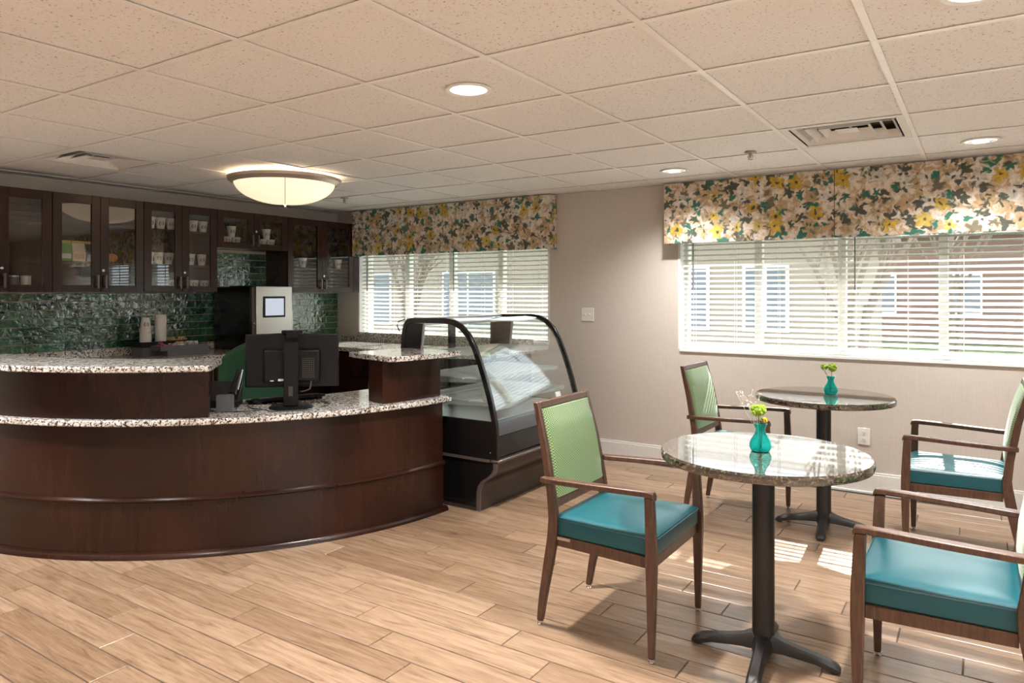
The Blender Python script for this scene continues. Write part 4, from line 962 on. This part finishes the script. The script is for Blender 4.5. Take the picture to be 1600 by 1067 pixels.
def flower(x, y, dx, dy, z1, r, mat, label, grp):
    t = thing('flower_stem', label, 'flower', (x, y, TZ + .012), group=grp)
    part('stem', lambda bm: tube(bm, [(0, 0, 0), (dx * .3, dy * .3, z1 * .6), (dx, dy, z1)], .0018, 6), 'stem_green', t)
    def bl(bm):
        blob(bm, (dx, dy, z1 + r * .6), r * .8, 2, (1, 1, .85), .06)
        for k in range(46):
            v = Vector((random.gauss(0, 1), random.gauss(0, 1), random.gauss(0, 1))).normalized(); blob(bm, (dx + v.x * r * .82, dy + v.y * r * .82, z1 + r * .6 + v.z * r * .7), r * .22, 1, (1, 1, 1), .1)
    part('bloom', bl, mat, t)
flower(-.713, 2.816, -.008, 0, .128, .031, 'bloom', 'round green pompon flower in the nearer vase', 'flowers in the vases')
flower(-.711, 2.818,   .012, .004, .100, .014, 'bloom_orange', 'small yellow orange flower in the nearer vase', 'flowers in the vases')
flower(-.762, 4.636, .008, 0, .130, .030, 'bloom', 'larger round green flower in the farther vase', 'flowers in the vases')
flower(-.764, 4.638, -.036, 0, .134, .022, 'bloom', 'smaller round green flower in the farther vase', 'flowers in the vases')
def sprig(x, y, H_, n, lean, label):
    t = thing('filler_sprig', label, 'flower', (x, y, TZ + .05), group='white sprigs in the vases'); tips = []
    def f(bm):
        for k in range(n):
            a = random.uniform(-.9, .9); L = H_ * random.uniform(.7, 1); p = Vector((0, 0, 0)); q = Vector((lean[0] * L, lean[1] * L, L)) * .65 + Vector((.02 * a, .015 * a, 0)); e = q + Vector((lean[0] * .05 + random.uniform(-.03, .03), lean[1] * .05 + random.uniform(-.03, .03), L * .35))
            tube(bm, [p, q, e], .0006, 4); tips.append(e)
            for _ in range(3): e2 = q + (e - q) * random.random() + Vector((random.uniform(-.018, .018), random.uniform(-.018, .018), .012)); tube(bm, [q + (e - q) * .3, e2], .0005, 4); tips.append(e2)
    part('stalks', f, 'twig', t)
    part('blossoms', lambda bm: [blob(bm, p, .0021, 1) for p in tips], 'paper', t)['kind'] = 'stuff'
sprig(-.716, 2.819, .185, 9, (-.28, -.18), 'airy white filler sprig leaning left from the nearer vase')
sprig(-.764, 4.640, .135, 3, (-.05, 0), 'tiny white filler sprig behind the green flowers of the farther vase')

# ------------------------------------------------------------------ outside
o = part('sun_cut_eave', lambda bm: (box(bm, XL - 1, XR + 1, YB + TW, YB + TW + 1.15, 2.44, 2.50), box(bm, XL - 1, XR + 1, YB + TW + 1.12, YB + TW + 1.15, 2.41, 2.44), box(bm, XL - 1, XR + 1, YF - 1, YB + TW + 1.15, 2.501, 2.56)), 'trim_ext', None, world=True); tag(o, 'roof eave added out of view to cut off the high sun', 'eave', kind='structure')  # unseen overhang, added and sized to block the higher sun rays
o = part('lawn', lambda bm: box(bm, -60, 60, YB + TW + .3, 90, -.5, -.25), 'lawn', None, world=True); tag(o, 'green lawn outside the windows', 'lawn', kind='structure')
o = part('driveway', lambda bm: hexa(bm, [(-.2, 8.5, -.2495), (6, 8.5, -.2495), (9, 24, -.2495), (1.2, 24, -.2495), (-.2, 8.5, -.235), (6, 8.5, -.235), (9, 24, -.235), (1.2, 24, -.235)]), 'concrete', None, world=True); tag(o, 'pale concrete driveway outside the right window', 'driveway', kind='structure')
o = part('footpath', lambda bm: box(bm, -20, -.3, 7.6, 8.6, -.2495, -.235), 'concrete', None, world=True); tag(o, 'pale concrete footpath across the lawn', 'path', kind='structure')
o = part('bounce_slab', lambda bm: box(bm, XR + .25, 40, -20, YB + TW + .29, -.4, -.12), 'concrete', None, world=True); tag(o, 'pale concrete patio added out of view to light the ceiling', 'bounce_slab', kind='structure')  # unseen sunlit ground, added to bounce neutral light up to the ceiling
def house(name, label, x0, x1, y0, y1, h, wm, wins, roofh):
    t = thing(name, label, 'building', ((x0 + x1) / 2, (y0 + y1) / 2, -.25))
    part('wall', lambda bm: box(bm, x0, x1, y0, y1, -.25, h), wm, t, world=True)
    ym = (y0 + y1) / 2
    part('roof', lambda bm: loft(bm, [[(x, y0 - .5, h + .001), (x, y1 + .5, h + .001), (x, ym, h + roofh)] for x in (x0 - .4, x1 + .4)]), 'roof_grey', t, world=True)
    for a, b, za, zb in wins:
        f = part('window', lambda bm: box(bm, a, b, y0 - .04, y0 - .001, za, zb), 'trim_ext', t, world=True)
        for q0, q1 in ((a + .06, (a + b) / 2 - .03), ((a + b) / 2 + .03, b - .06)): part('pane', lambda bm: box(bm, q0, q1, y0 - .05, y0 - .0405, za + .06, zb - .06), 'ext_window', f, world=True)
house('neighbour_house', 'beige house outside, seen through both blinds', -15, -2.1, 13, 20, 2.6, 'siding', [(-13.5, -12.1, .6, 1.9), (-10.5, -9.0, .6, 1.9), (-5.2, -4.2, .7, 1.9), (-3.6, -2.8, .7, 1.9)], 1.5)
house('brick_house', 'low brick house far outside the right window', -4.5, 24, 27, 35, 3.2, 'brick_far', [(-3.6, -2.4, .7, 2.0), (-1.2, 0, .7, 2.0), (1.5, 2.9, .7, 2.0), (5, 7, .7, 2.0)], 2.6)
def tree(x, y, h, seed, label):
    rnd = random.Random(seed); t = thing('bare_tree', label, 'tree', (x, y, -.25), group='bare trees outside')
    segs = []
    def grow(p, d, L, r, lev):
        q = p + d * L; segs.append((p, q, r, r * .7, lev))
        if lev == 4: return
        for _ in range(3 if lev else 4):
            nd = (d + Vector((rnd.uniform(-.6, .6), rnd.uniform(-.6, .6), rnd.uniform(-.1, .35)))).normalized(); grow(q - d * L * rnd.uniform(0, .25), nd, L * rnd.uniform(.6, .85), r * .6, lev + 1)
    for k in range(3): grow(Vector((rnd.uniform(-.15, .15), rnd.uniform(-.15, .15), 0)), Vector((rnd.uniform(-.22, .22), rnd.uniform(-.22, .22), 1)).normalized(), h * .3, .075, 1)
    part('trunk', lambda bm: [tube(bm, [a, b], [r0, r1], 8) for a, b, r0, r1, l_ in segs if l_ < 2], 'bark', t)
    part('branches', lambda bm: [tube(bm, [a, b], [r0, r1], 5) for a, b, r0, r1, l_ in segs if l_ >= 2], 'bark', t)
tree(-1.35, 10.5, 5, 3, 'multi stemmed bare tree just outside the right window')
tree(1.2, 15, 6, 5, 'bare tree beyond the driveway'); tree(-.6, 22, 7, 8, 'bare tree far off across the lawn'); tree(-9.4, 10.5, 4.5, 11, 'bare tree outside the pastry case window')
